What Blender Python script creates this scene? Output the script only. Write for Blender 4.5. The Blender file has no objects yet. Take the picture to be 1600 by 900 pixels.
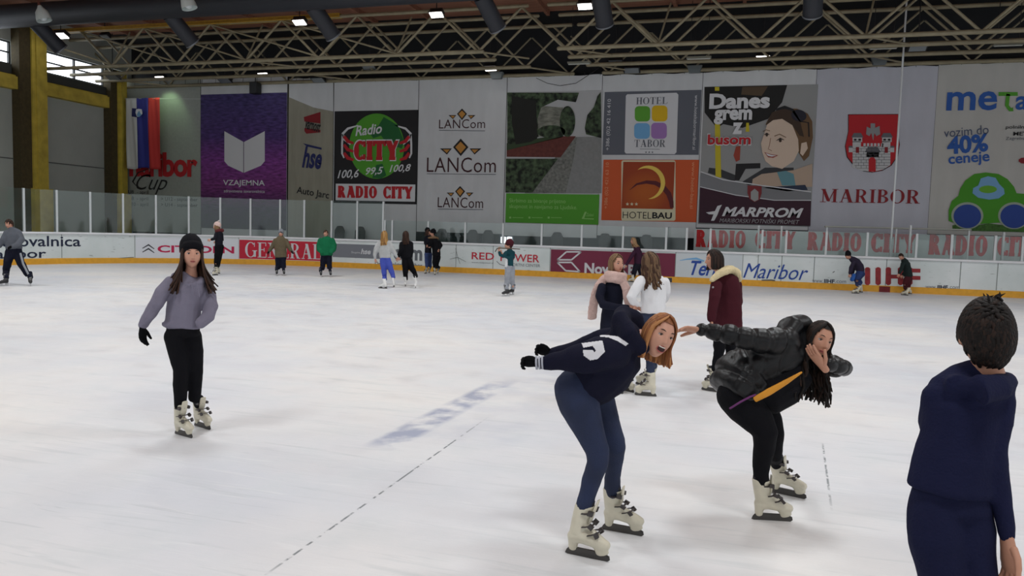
import bpy, bmesh, math, random
import numpy as np
from mathutils import Vector, Matrix
from mathutils.geometry import tessellate_polygon

# ------------------------------------------------------------------ camera
F = 1200.0; CZ = 1.7
_up = np.array([.0283, 1, 89.5/1200]); _up /= np.linalg.norm(_up)
_mx = np.array([-4140, 206, -1200.]); _mx /= np.linalg.norm(_mx)
_X = -_mx; _X = _X-_up*_X.dot(_up); _X /= np.linalg.norm(_X)
_Y = np.cross(_up, _X)
W = np.array([_X, _Y, _up])                 # camera axes -> world axes
P0 = np.array([0, 0, CZ])
scene = bpy.context.scene
COL = scene.collection
cam = bpy.data.objects.new('camera', bpy.data.cameras.new('camera'))
COL.objects.link(cam)
cam.matrix_world = Matrix.Translation((0, 0, CZ)) @ Matrix(W.tolist()).to_4x4()
cam.data.sensor_width = 36; cam.data.lens = F/1600*36
cam.data.clip_start = .05; cam.data.clip_end = 300
scene.camera = cam
scene.view_settings.view_transform = 'Standard'
scene.view_settings.look = 'None'
scene.view_settings.gamma = 1
scene.view_settings.use_curve_mapping = False
scene.view_settings.exposure = 0.0

# ------------------------------------------------------------------ world light (ambient fill added through the unmodelled sides of the hall)
wd = bpy.data.worlds.new('world'); scene.world = wd; wd.use_nodes = True
wd.node_tree.nodes['Background'].inputs[0].default_value = (.90, .96, 1, 1)
wd.node_tree.nodes['Background'].inputs[1].default_value = 1.05

def ray(x, y): return W @ np.array([(x-800)/F, (450-y)/F, -1.])
def pz(x, y, z0=0): r = ray(x, y); return P0+r*((z0-CZ)/r[2])
def py_(x, y, Y0): r = ray(x, y); return P0+r*(Y0/r[1])
def px_(x, y, X0): r = ray(x, y); return P0+r*(X0/r[0])
def pd(x, y, d): return P0+ray(x, y)*d     # d = depth along the view axis
def depth(p): return -(W.T @ (np.array(p)-P0))[2]

# hall floodlights above the ice
def area(name, loc, power, sx, sy, col=(.94, .985, 1), spread=150):
    l = bpy.data.lights.new(name, 'AREA'); l.shape = 'RECTANGLE'; l.size = sx; l.size_y = sy
    l.energy = power; l.color = col; l.spread = math.radians(spread)
    o = bpy.data.objects.new(name, l); COL.objects.link(o); o.location = loc
    return o
for ix, X in enumerate((-21, -13.5, -6, 1.5, 9)):
    for Yv in (1.0, 7.5, 14.0, 20.5):
        area('hall_light', (X, Yv, 8.3), 148, 1.6, 1.0)

# ------------------------------------------------------------------ materials
MATS = {}
def srgb(r, g, b):
    f = lambda c: (c/255/12.92 if c/255 <= .04045 else ((c/255+.055)/1.055)**2.4)
    return (f(r), f(g), f(b), 1)
def mat(name, rgb, rough=.7, metal=0, bump=0, bscale=60, var=0, vscale=8, spec=.5, emit=None, stretch=None, sheen=0, coat=0):
    if name in MATS: return MATS[name]
    m = bpy.data.materials.new(name); m.use_nodes = True; MATS[name] = m
    nt = m.node_tree; b = nt.nodes['Principled BSDF']
    c = srgb(*rgb) if max(rgb) > 1 else (*rgb, 1)
    b.inputs['Base Color'].default_value = c
    b.inputs['Roughness'].default_value = rough; b.inputs['Metallic'].default_value = metal
    b.inputs['Specular IOR Level'].default_value = spec
    if sheen: b.inputs['Sheen Weight'].default_value = sheen
    if coat: b.inputs['Coat Weight'].default_value = coat
    tc = nt.nodes.new('ShaderNodeTexCoord')
    mp = nt.nodes.new('ShaderNodeMapping'); nt.links.new(tc.outputs['Object'], mp.inputs[0])
    if stretch: mp.inputs['Scale'].default_value = stretch
    if bump:
        n = nt.nodes.new('ShaderNodeTexNoise'); n.inputs['Scale'].default_value = bscale; n.inputs['Detail'].default_value = 3
        nt.links.new(mp.outputs[0], n.inputs['Vector'])
        bp = nt.nodes.new('ShaderNodeBump'); bp.inputs['Strength'].default_value = bump; bp.inputs['Distance'].default_value = .02
        nt.links.new(n.outputs[0], bp.inputs['Height']); nt.links.new(bp.outputs[0], b.inputs['Normal'])
    if var:
        n = nt.nodes.new('ShaderNodeTexNoise'); n.inputs['Scale'].default_value = vscale; n.inputs['Detail'].default_value = 4
        nt.links.new(mp.outputs[0], n.inputs['Vector'])
        r = nt.nodes.new('ShaderNodeValToRGB'); nt.links.new(n.outputs[0], r.inputs[0])
        r.color_ramp.elements[0].position = .3; r.color_ramp.elements[1].position = .7
        r.color_ramp.elements[0].color = tuple(v*(1-var) for v in c[:3])+(1,)
        r.color_ramp.elements[1].color = tuple(min(1, v*(1+var)) for v in c[:3])+(1,)
        nt.links.new(r.outputs[0], b.inputs['Base Color'])
    if emit:
        b.inputs['Emission Color'].default_value = c; b.inputs['Emission Strength'].default_value = emit
    return m

def N(nt, typ, **kw):
    n = nt.nodes.new(typ)
    for k, v in kw.items():
        if k in n.inputs: n.inputs[k].default_value = v
        else: setattr(n, k, v)
    return n

# ------------------------------------------------------------------ mesh builder
class MB:
    def __init__(s): s.v = []; s.f = []; s.m = []; s.cur = 0
    def add(s, vs, fs):
        o = len(s.v); s.v += [tuple(map(float, p)) for p in vs]
        s.f += [tuple(i+o for i in f) for f in fs]; s.m += [s.cur]*len(fs); return s
    def box(s, c, d, R=None):
        vs = []
        for x in (-.5, .5):
            for y in (-.5, .5):
                for z in (-.5, .5):
                    p = np.array([x*d[0], y*d[1], z*d[2]])
                    if R is not None: p = R @ p
                    vs.append(p+np.array(c))
        return s.add(vs, [(0, 1, 3, 2), (4, 6, 7, 5), (0, 4, 5, 1), (2, 3, 7, 6), (0, 2, 6, 4), (1, 5, 7, 3)])
    def box2(s, a, b): a = np.array(a); b = np.array(b); return s.box((a+b)/2, abs(b-a))
    def loft(s, pts, rad, side=None, n=14, cap=True, flat=False, capf=1):
        """tube through pts; rad = radius or (half width along side, half depth)"""
        pts = [np.array(p, float) for p in pts]; k = len(pts)
        rad = [(r, r) if not hasattr(r, '__len__') else r for r in rad]
        tg = []
        for i in range(k):
            t = pts[min(i+1, k-1)]-pts[max(i-1, 0)]; L = np.linalg.norm(t); tg.append(t/L if L > 1e-9 else np.array([0, 0, 1.]))
        if side is None:
            side = np.cross(tg[0], [0, 0, 1.]); 
            if np.linalg.norm(side) < .1: side = np.cross(tg[0], [0, 1., 0])
        side = np.array(side, float)
        rings = []; 
        def ring(c, t, sd, a, b):
            u = sd-t*sd.dot(t); u /= np.linalg.norm(u); w = np.cross(t, u)
            return [c+u*a*math.cos(q)+w*b*math.sin(q) for q in [2*math.pi*j/n for j in range(n)]], u
        cs = side
        seq = []
        if cap and not flat:
            for q in (70, 45, 22):
                q = math.radians(q); m = min(rad[0])*capf; seq.append((pts[0]-tg[0]*m*math.sin(q), tg[0], rad[0][0]*math.cos(q), rad[0][1]*math.cos(q)))
        for i in range(k): seq.append((pts[i], tg[i], *rad[i]))
        if cap and not flat:
            for q in (22, 45, 70):
                q = math.radians(q); m = min(rad[-1])*capf; seq.append((pts[-1]+tg[-1]*m*math.sin(q), tg[-1], rad[-1][0]*math.cos(q), rad[-1][1]*math.cos(q)))
        for c, t, a, b in seq:
            r, cs = ring(c, t, cs, a, b); rings.append(r)
        vs = [p for r in rings for p in r]; R = len(rings)
        fs = [(i*n+j, i*n+(j+1) % n, (i+1)*n+(j+1) % n, (i+1)*n+j) for i in range(R-1) for j in range(n)]
        if cap: fs += [tuple(reversed(range(n))), tuple(range((R-1)*n, R*n))]
        return s.add(vs, fs)
    def ball(s, c, r, R=None, nu=16, nv=10):
        r = (r, r, r) if not hasattr(r, '__len__') else r; vs = []
        for i in range(nv+1):
            a = math.pi*i/nv-math.pi/2
            for j in range(nu):
                b = 2*math.pi*j/nu
                p = np.array([r[0]*math.cos(a)*math.cos(b), r[1]*math.cos(a)*math.sin(b), r[2]*math.sin(a)])
                if R is not None: p = R @ p
                vs.append(p+np.array(c))
        fs = [(i*nu+j, i*nu+(j+1) % nu, (i+1)*nu+(j+1) % nu, (i+1)*nu+j) for i in range(nv) for j in range(nu)]
        return s.add(vs, fs)
    def prism(s, poly, axis_o, u, w, t):
        """polygon (a,b) in frame o+a*u+b*w extruded by vector t"""
        o = np.array(axis_o, float); u = np.array(u, float); w = np.array(w, float); t = np.array(t, float)
        n = len(poly); A = [o+a*u+b*w for a, b in poly]; B = [p+t for p in A]
        tri = tessellate_polygon([[Vector((a, b, 0)) for a, b in poly]])
        fs = [tuple(x) for x in tri]+[tuple(i+n for i in reversed(x)) for x in tri]
        fs += [(i, (i+1) % n, (i+1) % n+n, i+n) for i in range(n)]
        return s.add(A+B, fs)
    def mesh(s, name, mats, smooth=True):
        me = bpy.data.meshes.new(name); me.from_pydata(s.v, [], s.f); 
        for m in (mats if isinstance(mats, (list, tuple)) else [mats]): me.materials.append(m)
        me.polygons.foreach_set('material_index', s.m)
        bm = bmesh.new(); bm.from_mesh(me); bmesh.ops.recalc_face_normals(bm, faces=bm.faces); bm.to_mesh(me); bm.free()
        if smooth: me.polygons.foreach_set('use_smooth', [True]*len(me.polygons))
        me.update(); return me
    def build(s, name, mats, parent=None, smooth=False, origin=None):
        if origin is not None: s.v = [tuple(np.array(p)-origin) for p in s.v]
        o = bpy.data.objects.new(name, s.mesh(name, mats, smooth)); COL.objects.link(o)
        if parent is not None: o.parent = parent
        return o

def tag(o, label=None, cat=None, group=None, kind=None):
    if label: o['label'] = label
    if cat: o['category'] = cat
    if group: o['group'] = group
    if kind: o['kind'] = kind
    return o
def thing(name, label, cat, loc=(0, 0, 0), group=None):
    o = bpy.data.objects.new(name, None); COL.objects.link(o); o.location = tuple(map(float, loc)); o.empty_display_size = .2
    return tag(o, label, cat, group)
def struct(name, mb, m, smooth=False): return tag(mb.build(name, m, None, smooth), kind='structure')
def shade_auto(o): pass
# ================================================================== ICE
def line_eq(p, q):   # a x + b y + c = signed distance
    p = np.array(p[:2]); q = np.array(q[:2]); d = q-p; L = np.linalg.norm(d); n = np.array([-d[1], d[0]])/L
    return n[0], n[1], -n.dot(p), d/L, -d.dot(p)/L, L
def ice_material():
    m = bpy.data.materials.new('ice'); m.use_nodes = True; nt = m.node_tree; b = nt.nodes['Principled BSDF']; L = nt.links.new
    tc = N(nt, 'ShaderNodeTexCoord'); pos = tc.outputs['Object']
    def noise(scale, vec, det=4, **k):
        n = N(nt, 'ShaderNodeTexNoise', Scale=scale, Detail=det, **k); L(vec, n.inputs['Vector']); return n.outputs[0]
    def math_(op, a, c, clamp=False):
        n = nt.nodes.new('ShaderNodeMath'); n.operation = op; n.use_clamp = clamp
        for i, v in enumerate((a, c)):
            if v is None: continue
            if isinstance(v, (int, float)): n.inputs[i].default_value = v
            else: L(v, n.inputs[i])
        return n.outputs[0]
    def ramp(v, p0, p1, c0=0, c1=1):
        n = nt.nodes.new('ShaderNodeMapRange'); n.inputs[1].default_value = p0; n.inputs[2].default_value = p1
        n.inputs[3].default_value = c0; n.inputs[4].default_value = c1; L(v, n.inputs[0]); return n.outputs[0]
    def stretched(rot, sx, sy):
        mp = N(nt, 'ShaderNodeMapping'); mp.inputs['Rotation'].default_value = (0, 0, rot); mp.inputs['Scale'].default_value = (sx, sy, 1); L(pos, mp.inputs[0]); return mp.outputs[0]
    big = noise(.35, pos, 3); mid = noise(2.2, pos, 5)
    s1 = noise(1, stretched(.42, .9, 9), 5, Distortion=1.2); s2 = noise(1, stretched(-.2, 1.3, 14), 5, Distortion=1.6); s3 = noise(1, stretched(.75, 1.5, 24), 4, Distortion=1.0)
    mix = nt.nodes.new('ShaderNodeMix'); mix.data_type = 'RGBA'; mix.inputs[6].default_value = srgb(216, 218, 224); mix.inputs[7].default_value = srgb(236, 233, 230)
    L(ramp(big, .35, .65), mix.inputs[0]); col = mix.outputs[2]
    def over(col, fac, c):
        n = nt.nodes.new('ShaderNodeMix'); n.data_type = 'RGBA'; L(fac, n.inputs[0]); L(col, n.inputs[6]); n.inputs[7].default_value = c; return n.outputs[2]
    col = over(col, ramp(mid, .45, .75, 0, .32), srgb(196, 204, 206))
    col = over(col, ramp(s1, .58, .70, 0, .30), srgb(190, 196, 198))
    col = over(col, ramp(s2, .60, .72, 0, .30), srgb(240, 240, 240))
    col = over(col, ramp(s3, .64, .72, 0, .30), srgb(182, 188, 190))
    # worn blue line and a thin scored crack, both frozen into the ice
    sx = nt.nodes.new('ShaderNodeSeparateXYZ'); L(pos, sx.inputs[0])
    def along(p, q, half, soft, fac, c, blot, lo, hi):
        nonlocal col
        a, bb, cc, d, dc, LL = line_eq(p, q)
        dist = math_('ADD', math_('ADD', math_('MULTIPLY', sx.outputs[0], float(a)), math_('MULTIPLY', sx.outputs[1], float(bb))), float(cc))
        t = math_('ADD', math_('ADD', math_('MULTIPLY', sx.outputs[0], float(d[0])), math_('MULTIPLY', sx.outputs[1], float(d[1]))), float(dc))
        ad = math_('ABSOLUTE', dist, None)
        f = ramp(ad, half, half+soft, 1, 0)
        f = math_('MULTIPLY', f, math_('MULTIPLY', ramp(t, 0, .25, 0, 1), ramp(t, float(LL)*.75, float(LL), 1, 0)))
        nz = noise(blot, pos, 4); f = math_('MULTIPLY', math_('MULTIPLY', f, ramp(nz, lo, hi)), fac); col = over(col, f, c)
    along(pz(588, 702), pz(800, 590), .10, .07, .75, srgb(140, 148, 176), 3.2, .40, .58)
    along(pz(700, 700), pz(930, 560), .30, .2, .16, srgb(150, 158, 186), 2.5, .4, .6)
    along(pz(405, 905), pz(765, 650), .004, .006, .9, srgb(110, 116, 120), 14, .42, .52)
    along(pz(1285, 690), pz(1300, 800), .004, .006, .8, srgb(110, 116, 120), 14, .42, .5)
    L(col, b.inputs['Base Color'])
    L(ramp(mid, .3, .7, .34, .62), b.inputs['Roughness']); b.inputs['Specular IOR Level'].default_value = .35
    bp = N(nt, 'ShaderNodeBump', Strength=.35, Distance=.004); 
    L(math_('ADD', math_('ADD', s1, s2), math_('MULTIPLY', noise(60, pos, 3), .35)), bp.inputs['Height']); L(bp.outputs[0], b.inputs['Normal'])
    return m
mb = MB(); mb.box2((-24.7, -14, -.3), (24, 28.4, 0)); o = struct('floor', mb, ice_material())
mb = MB(); mb.box2((-31, -16, -.35), (30, 33, -.05)); struct('floor_surround', mb, mat('concrete', (70, 72, 72), .9, bump=.3, var=.15))

# ================================================================== HALL SHELL
XL = -28.6; YB = 30.9; ZC = 10.1
m_panel = mat('grey_wall_panel', (170, 175, 168), .85, bump=.15, bscale=8, var=.06, vscale=.8)
m_dark = mat('black_void', (14, 15, 18), .9)
m_ceil = bpy.data.materials.new('ceiling_boards'); m_ceil.use_nodes = True
nt = m_ceil.node_tree; tc = N(nt, 'ShaderNodeTexCoord'); mp = N(nt, 'ShaderNodeMapping'); mp.inputs['Scale'].default_value = (.25, 7, 1)
nt.links.new(tc.outputs['Object'], mp.inputs[0]); nz = N(nt, 'ShaderNodeTexNoise', Scale=1.0, Detail=3); nt.links.new(mp.outputs[0], nz.inputs['Vector'])
rp = nt.nodes.new('ShaderNodeValToRGB'); nt.links.new(nz.outputs[0], rp.inputs[0]); rp.color_ramp.elements[0].color = srgb(96, 62, 50); rp.color_ramp.elements[1].color = srgb(172, 118, 92)
nt.links.new(rp.outputs[0], nt.nodes['Principled BSDF'].inputs['Base Color']); nt.nodes['Principled BSDF'].inputs['Roughness'].default_value = .8
mb = MB(); mb.box2((-31, -16, ZC), (30, 29.2, ZC+.3)); 
for k in range(20): mb.box2((-29+2.4*k, -16, ZC-.16), (-28.88+2.4*k, 29.2, ZC))
struct('ceiling', mb, m_ceil)
mb = MB(); mb.box2((-31, 29.2, ZC-.02), (30, 33, ZC+.3)); struct('ceiling_far', mb, mat('dark_corrugated_roof', (24, 24, 26), .8))
mb = MB(); mb.box2((-31, YB+.3, 0), (30, YB+.6, ZC)); struct('wall_back', mb, mat('dark_back_wall', (26, 28, 32), .8, bump=.2, bscale=3))
# left wall with window openings
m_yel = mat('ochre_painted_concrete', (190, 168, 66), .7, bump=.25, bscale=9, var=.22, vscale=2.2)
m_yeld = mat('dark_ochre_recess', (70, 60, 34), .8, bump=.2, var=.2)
wz0, wz1 = 7.85, 8.78
mb = MB()
mb.box2((XL-.3, -16, 0), (XL, YB+.3, 7.0)); mb.box2((XL-.3, -16, 8.78), (XL, YB+.3, ZC))
mb.box2((XL-.3, -16, 7.0), (XL, YB+.3, 7.85))
for a, b in ((24.75, 26.3), (29.55, 29.95), (30.9, 31.2), (19.5, 21.0)): mb.box2((XL-.3, a, 7.85), (XL, b, 8.78))
struct('wall_left', mb, m_panel)
mb = MB()
for z in (3.0, 3.02): pass
mb = MB(); mb.box2((XL, 21, 4.05), (XL+.03, 30.9, 4.09)); struct('trim_1', mb, mat('panel_joint', (90, 92, 90), .8))
m_sky = mat('daylight_sky_glass', (235, 242, 250), .5, emit=3.4)
m_wf = mat('dark_window_frame', (50, 52, 52), .5)
for n, (a, b) in enumerate(((21.0, 24.75), (26.3, 29.55), (29.95, 30.9))):
    f = bpy.data.objects.new('window_%d' % (n+1), None); COL.objects.link(f); f.location = (XL, (a+b)/2, 7.85); f['kind'] = 'structure'
    mb = MB(); mb.box2((XL-.22, a, wz0), (XL-.2, b, wz1)); mb.build('pane', m_sky, f, origin=np.array(f.location))
    mb = MB()
    for yy in np.linspace(a+.03, b-.03, 3 if b-a > 2 else 2): mb.box2((XL-.18, yy-.035, wz0), (XL-.08, yy+.035, wz1))
    for zz in (wz0+.03, (wz0+wz1)/2+.02, wz1-.03): mb.box2((XL-.17, a, zz-.03), (XL-.09, b, zz+.03))
    mb.build('window_frame', m_wf, f, origin=np.array(f.location))
# concrete columns, beams
def column(y0, y1, ztop, label, step=None):
    t = thing('concrete_column', label, 'column', (XL, (y0+y1)/2, 0), 'columns of the left wall')
    mb = MB(); w = (y1-y0)
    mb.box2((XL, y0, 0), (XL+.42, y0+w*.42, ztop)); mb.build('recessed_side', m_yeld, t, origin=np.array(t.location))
    mb = MB(); mb.box2((XL, y0+w*.42, 0), (XL+.5, y1, ztop)); mb.box2((XL+.5, y0+w*.55, 0), (XL+.56, y0+w*.68, ztop)); mb.box2((XL, y0+w*.35, 0), (XL+.62, y1+.1, 2.9))
    mb.build('shaft', m_yel, t, origin=np.array(t.location))
column(24.72, 25.95, 9.6, 'tall ochre yellow concrete column left of the bigger high window')
column(29.45, 30.35, 8.6, 'ochre yellow concrete column in the corner beside the banner with the flag')
column(17.5, 19.0, 9.6, 'ochre yellow concrete column outside the left edge of the picture')
for a, b, lab in ((19.0, 24.7, 'ochre yellow wall beam under the small window at the picture edge'), (25.97, 29.44, 'ochre yellow wall beam running between the two yellow columns')):
    mb = MB(); mb.box2((XL, a, 6.85), (XL+.35, b, 7.35)); mb.box2((XL, a, 7.35), (XL+.25, b, 7.42)); o = mb.build('wall_beam', m_yel); tag(o, lab, 'beam', 'beams of the left wall')
mb = MB(); mb.box2((XL, 21, 7.45), (XL+.16, 24.6, 7.82)); mb.box2((XL, 26.0, 7.45), (XL+.16, 29.5, 7.8))
struct('trim_2', mb, mat('window_sill_duct', (58, 60, 56), .7, bump=.2))

# ================================================================== RINK BOARDS
RC = np.array([-16.1, 19.8]); RR = 8.4; YF = 28.2
S0 = math.pi/2*RR            # arc length of the corner
def board_pt(s, z, off=0):
    """s>0: along the straight from the corner's end; -S0<s<0 on the arc; below: end boards. off = towards the ice"""
    if s >= 0: return np.array([RC[0]+s, YF-off, z])
    if s > -S0:
        a = math.pi/2-s/RR; return np.array([RC[0]+(RR-off)*math.cos(a), RC[1]+(RR-off)*math.sin(a), z])
    return np.array([RC[0]-RR+off, RC[1]+(s+S0), z])
def board_inv(x, y):
    p = py_(x, y, YF)
    if p[0] >= RC[0]: return p[0]-RC[0], p[2]
    r = ray(x, y); o = P0[:2]-RC; a = r[0]**2+r[1]**2; b = 2*(o[0]*r[0]+o[1]*r[1]); c = o.dot(o)-RR*RR
    t = (-b+math.sqrt(max(0, b*b-4*a*c)))/2/a; p = P0+r*t
    if p[1] < RC[1]:
        p = px_(x, y, RC[0]-RR); return p[1]-RC[1]-S0, p[2]
    an = math.atan2(p[1]-RC[1], p[0]-RC[0]); return -(an-math.pi/2)*RR, p[2]
def sweep_board(mb, prof, s0, s1, step=.35):
    """prof: list of (off, z) closed loop"""
    n = max(2, int((s1-s0)/step)); ss = np.linspace(s0, s1, n+1); k = len(prof); vs = []
    for s in ss:
        for off, z in prof: vs.append(board_pt(s, z, off))
    fs = [(i*k+j, i*k+(j+1) % k, (i+1)*k+(j+1) % k, (i+1)*k+j) for i in range(n) for j in range(k)]
    fs += [tuple(range(k)), tuple(range(n*k, n*k+k))]
    mb.add(vs, fs)
def board_material():
    m = bpy.data.materials.new('scuffed_white_board'); m.use_nodes = True; nt = m.node_tree; b = nt.nodes['Principled BSDF']; L = nt.links.new
    tc = N(nt, 'ShaderNodeTexCoord'); n1 = N(nt, 'ShaderNodeTexNoise', Scale=.8, Detail=5); L(tc.outputs['Object'], n1.inputs['Vector'])
    mp = N(nt, 'ShaderNodeMapping'); mp.inputs['Scale'].default_value = (3, 3, 14); L(tc.outputs['Object'], mp.inputs[0]); n2 = N(nt, 'ShaderNodeTexNoise', Scale=1.5, Detail=5); L(mp.outputs[0], n2.inputs['Vector'])
    r1 = nt.nodes.new('ShaderNodeValToRGB'); L(n1.outputs[0], r1.inputs[0]); r1.color_ramp.elements[0].position = .3; r1.color_ramp.elements[0].color = srgb(208, 218, 217); r1.color_ramp.elements[1].position = .7; r1.color_ramp.elements[1].color = srgb(230, 236, 237)
    r2 = nt.nodes.new('ShaderNodeValToRGB'); L(n2.outputs[0], r2.inputs[0]); r2.color_ramp.elements[0].position = .64; r2.color_ramp.elements[0].color = (0, 0, 0, 1); r2.color_ramp.elements[1].position = .78
    mx = nt.nodes.new('ShaderNodeMix'); mx.data_type = 'RGBA'; L(r2.outputs[0], mx.inputs[0]); L(r1.outputs[0], mx.inputs[6]); mx.inputs[7].default_value = srgb(120, 128, 124)
    L(mx.outputs[2], b.inputs['Base Color']); b.inputs['Roughness'].default_value = .42; b.inputs['Specular IOR Level'].default_value = .3; return m
BS0, BS1 = -S0-9, 30
boards = thing('rink_boards', 'white scuffed rink boards with adverts and a yellow kickplate around the ice', 'rink boards', board_pt(0, 0))
BO = np.array(boards.location)
mb = MB(); sweep_board(mb, [(0, .2), (0, 1.12), (-.12, 1.12), (-.12, 0), (-.02, 0)], BS0, BS1); mb.build('board_face', board_material(), boards, origin=BO)
mb = MB(); sweep_board(mb, [(.03, 0), (.03, .19), (.0, .215), (-.02, .21), (-.02, 0)], BS0, BS1); mb.build('kickplate', mat('yellow_kickplate', (224, 164, 44), .5, var=.08), boards, origin=BO)
mb = MB(); sweep_board(mb, [(.05, 1.10), (.06, 1.15), (.03, 1.18), (-.15, 1.18), (-.15, 1.10)], BS0, BS1); mb.build('cap_rail', mat('white_cap_rail', (232, 234, 238), .35), boards, True, origin=BO)
for xx in (97, 211, 373, 518, 594, 712, 770, 859, 955, 1055, 1160, 1184, 1221, 1272, 1385, 1501, 1559):
    s, z = board_inv(xx, 420); mb = MB(); sweep_board(mb, [(.004, .22), (.004, 1.1), (0, 1.1), (0, .22)], s-.012, s+.012, .02); mb.build('panel_joint', mat('board_seam', (130, 138, 136), .8), boards, origin=BO)
mb = MB(); s, z = board_inv(1382, 450); sweep_board(mb, [(.034, .0), (.034, .19), (.03, .19), (.03, 0)], s-.17, s+.17); mb.build('red_centre_mark', mat('maroon_mark', (120, 26, 34), .6), boards, origin=BO)
# ---- protective glass
m_glass = bpy.data.materials.new('rink_glass'); m_glass.use_nodes = True; nt = m_glass.node_tree; nt.nodes.clear()
out = nt.nodes.new('ShaderNodeOutputMaterial'); tr = nt.nodes.new('ShaderNodeBsdfTransparent'); tr.inputs[0].default_value = (.94, .975, .965, 1)
df = nt.nodes.new('ShaderNodeBsdfDiffuse'); df.inputs[0].default_value = srgb(150, 178, 176); gl = nt.nodes.new('ShaderNodeBsdfGlossy'); gl.inputs['Roughness'].default_value = .06
m1 = nt.nodes.new('ShaderNodeMixShader'); m1.inputs[0].default_value = .038; nt.links.new(tr.outputs[0], m1.inputs[1]); nt.links.new(df.outputs[0], m1.inputs[2])
m2 = nt.nodes.new('ShaderNodeMixShader'); lw = nt.nodes.new('ShaderNodeFresnel'); lw.inputs[0].default_value = 1.45; nt.links.new(lw.outputs[0], m2.inputs[0]); nt.links.new(m1.outputs[0], m2.inputs[1]); nt.links.new(gl.outputs[0], m2.inputs[2]); nt.links.new(m2.outputs[0], out.inputs[0])
m_post = mat('white_post', (205, 210, 212), .4)
def screen(posts, ztop, label, last=None, first=None):
    ss = [board_inv(x, y)[0] if x is not None else y for x, y in posts]
    t = thing('glass_screen', label, 'glass screen', board_pt(ss[0], 1.18), 'glass screens above the boards'); O = np.array(t.location)
    for i, s in enumerate(ss):
        zt = ztop
        mb = MB(); sweep_board(mb, [(-.02, 1.17), (-.02, zt), (-.09, zt), (-.09, 1.17)], s-.035, s+.035, .05); mb.build('post', m_post, t, origin=O)
        if i: 
            mb = MB(); sweep_board(mb, [(-.05, 1.17), (-.05, zt-.01), (-.062, zt-.01), (-.062, 1.17)], ss[i-1]+.035, s-.035, .4); mb.build('glass_pane', m_glass, t, origin=O)
s39 = board_inv(39, 362)[0]
tall = [(None, s39-2.1), (39, 362), (90, 363), (142, 364), (193, 364.5), (244, 366), (295, 367), (344, 368), (391, 369), (437, 370), (474.5, 371), (517, 372), (557, 374), (597.5, 375)]
screen(tall, 2.72, 'tall protective glass screen with thin white posts above the far left boards')
low = [(600.5, 375), (612, 376), (668, 378), (726, 380), (785, 382), (845.5, 384), (908, 387), (972.5, 389), (1040, 391), (1072, 392)]
screen(low, 1.98, 'low protective glass screen above the middle boards, in front of the dark lower wall')
right = [(1109, 393), (1190, 395), (1227.5, 397), (1290, 399), (1354, 401), (1431, 404), (1486, 405), (1554, 407), (1597, 409), (1660, 411)]
screen(right, 1.98, 'low protective glass screen with white posts in front of the red lettered board')
for xx, yt, lab in ((1183.5, 352, 'taller white post left of the letter C on the red lettered board'), (1219, 353, 'taller white post between the letters T and Y on the red lettered board'), (1420, 352, 'taller white post under the metal canopy rail near the two skaters at the boards'), (1566, 363, 'taller white post right of the second red letter C near the picture edge')):
    b = py_(xx, 398, 28.75); mb = MB(); mb.box2((b[0]-.03, 28.7, 0), (b[0]+.03, 28.8, py_(xx, yt, 28.75)[2])); tag(mb.build('bench_post', m_post), lab, 'post', 'tall posts behind the right boards')
# red lettered board behind the players' bench
BY = 29.7
rb0 = py_(1085, 358, BY); rb1 = py_(1085, 402, BY)
sb = thing('sponsor_board', 'long white board with RADIO CITY repeated in red worn letters', 'sponsor board', (rb0[0]+5, BY, 0))
mb = MB(); mb.box2((rb0[0], BY, .0), (12, BY+.06, rb0[2]+.02)); mb.build('board', mat('white_panel_worn', (176, 186, 186), .7, var=.12, vscale=2), sb, origin=np.array(sb.location))
mb = MB(); mb.box2((rb0[0]-.9, BY-.9, 0), (rb0[0]-.86, BY, rb0[2]+.05)); tag(mb.build('glass_side_panel', m_glass), 'clear glass side panel at the left end of the red lettered board', 'glass panel')
# canopy rail
a = py_(1290, 354, 29.2); b = py_(1517, 359, 29.2)
t = thing('canopy_rail', 'pale metal canopy rail above the bench right of centre', 'rail', a)
mb = MB(); mb.loft([a, (b[0], a[1], a[2])], [.03, .03], n=8); mb.box2((a[0], 29.2, a[2]-.02), (b[0], 29.65, a[2]+.02)); mb.build('rail', mat('pale_metal', (170, 172, 165), .5, .3), t, origin=a)
for xx in (a[0]+.05, (a[0]+b[0])/2, b[0]-.05):
    mb = MB(); mb.box2((xx-.025, 29.18, 0), (xx+.025, 29.23, a[2])); mb.build('post', m_post, t, origin=a)
# tall white pole
b = py_(1391, 398, 28.5); mb = MB(); mb.loft([(b[0], 28.5, 0), (b[0], 28.5, ZC)], [.035, .03], n=8); tag(mb.build('net_pole', m_post, smooth=True), 'tall thin white pole from the boards up to the roof, crossing the shield', 'pole')
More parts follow.
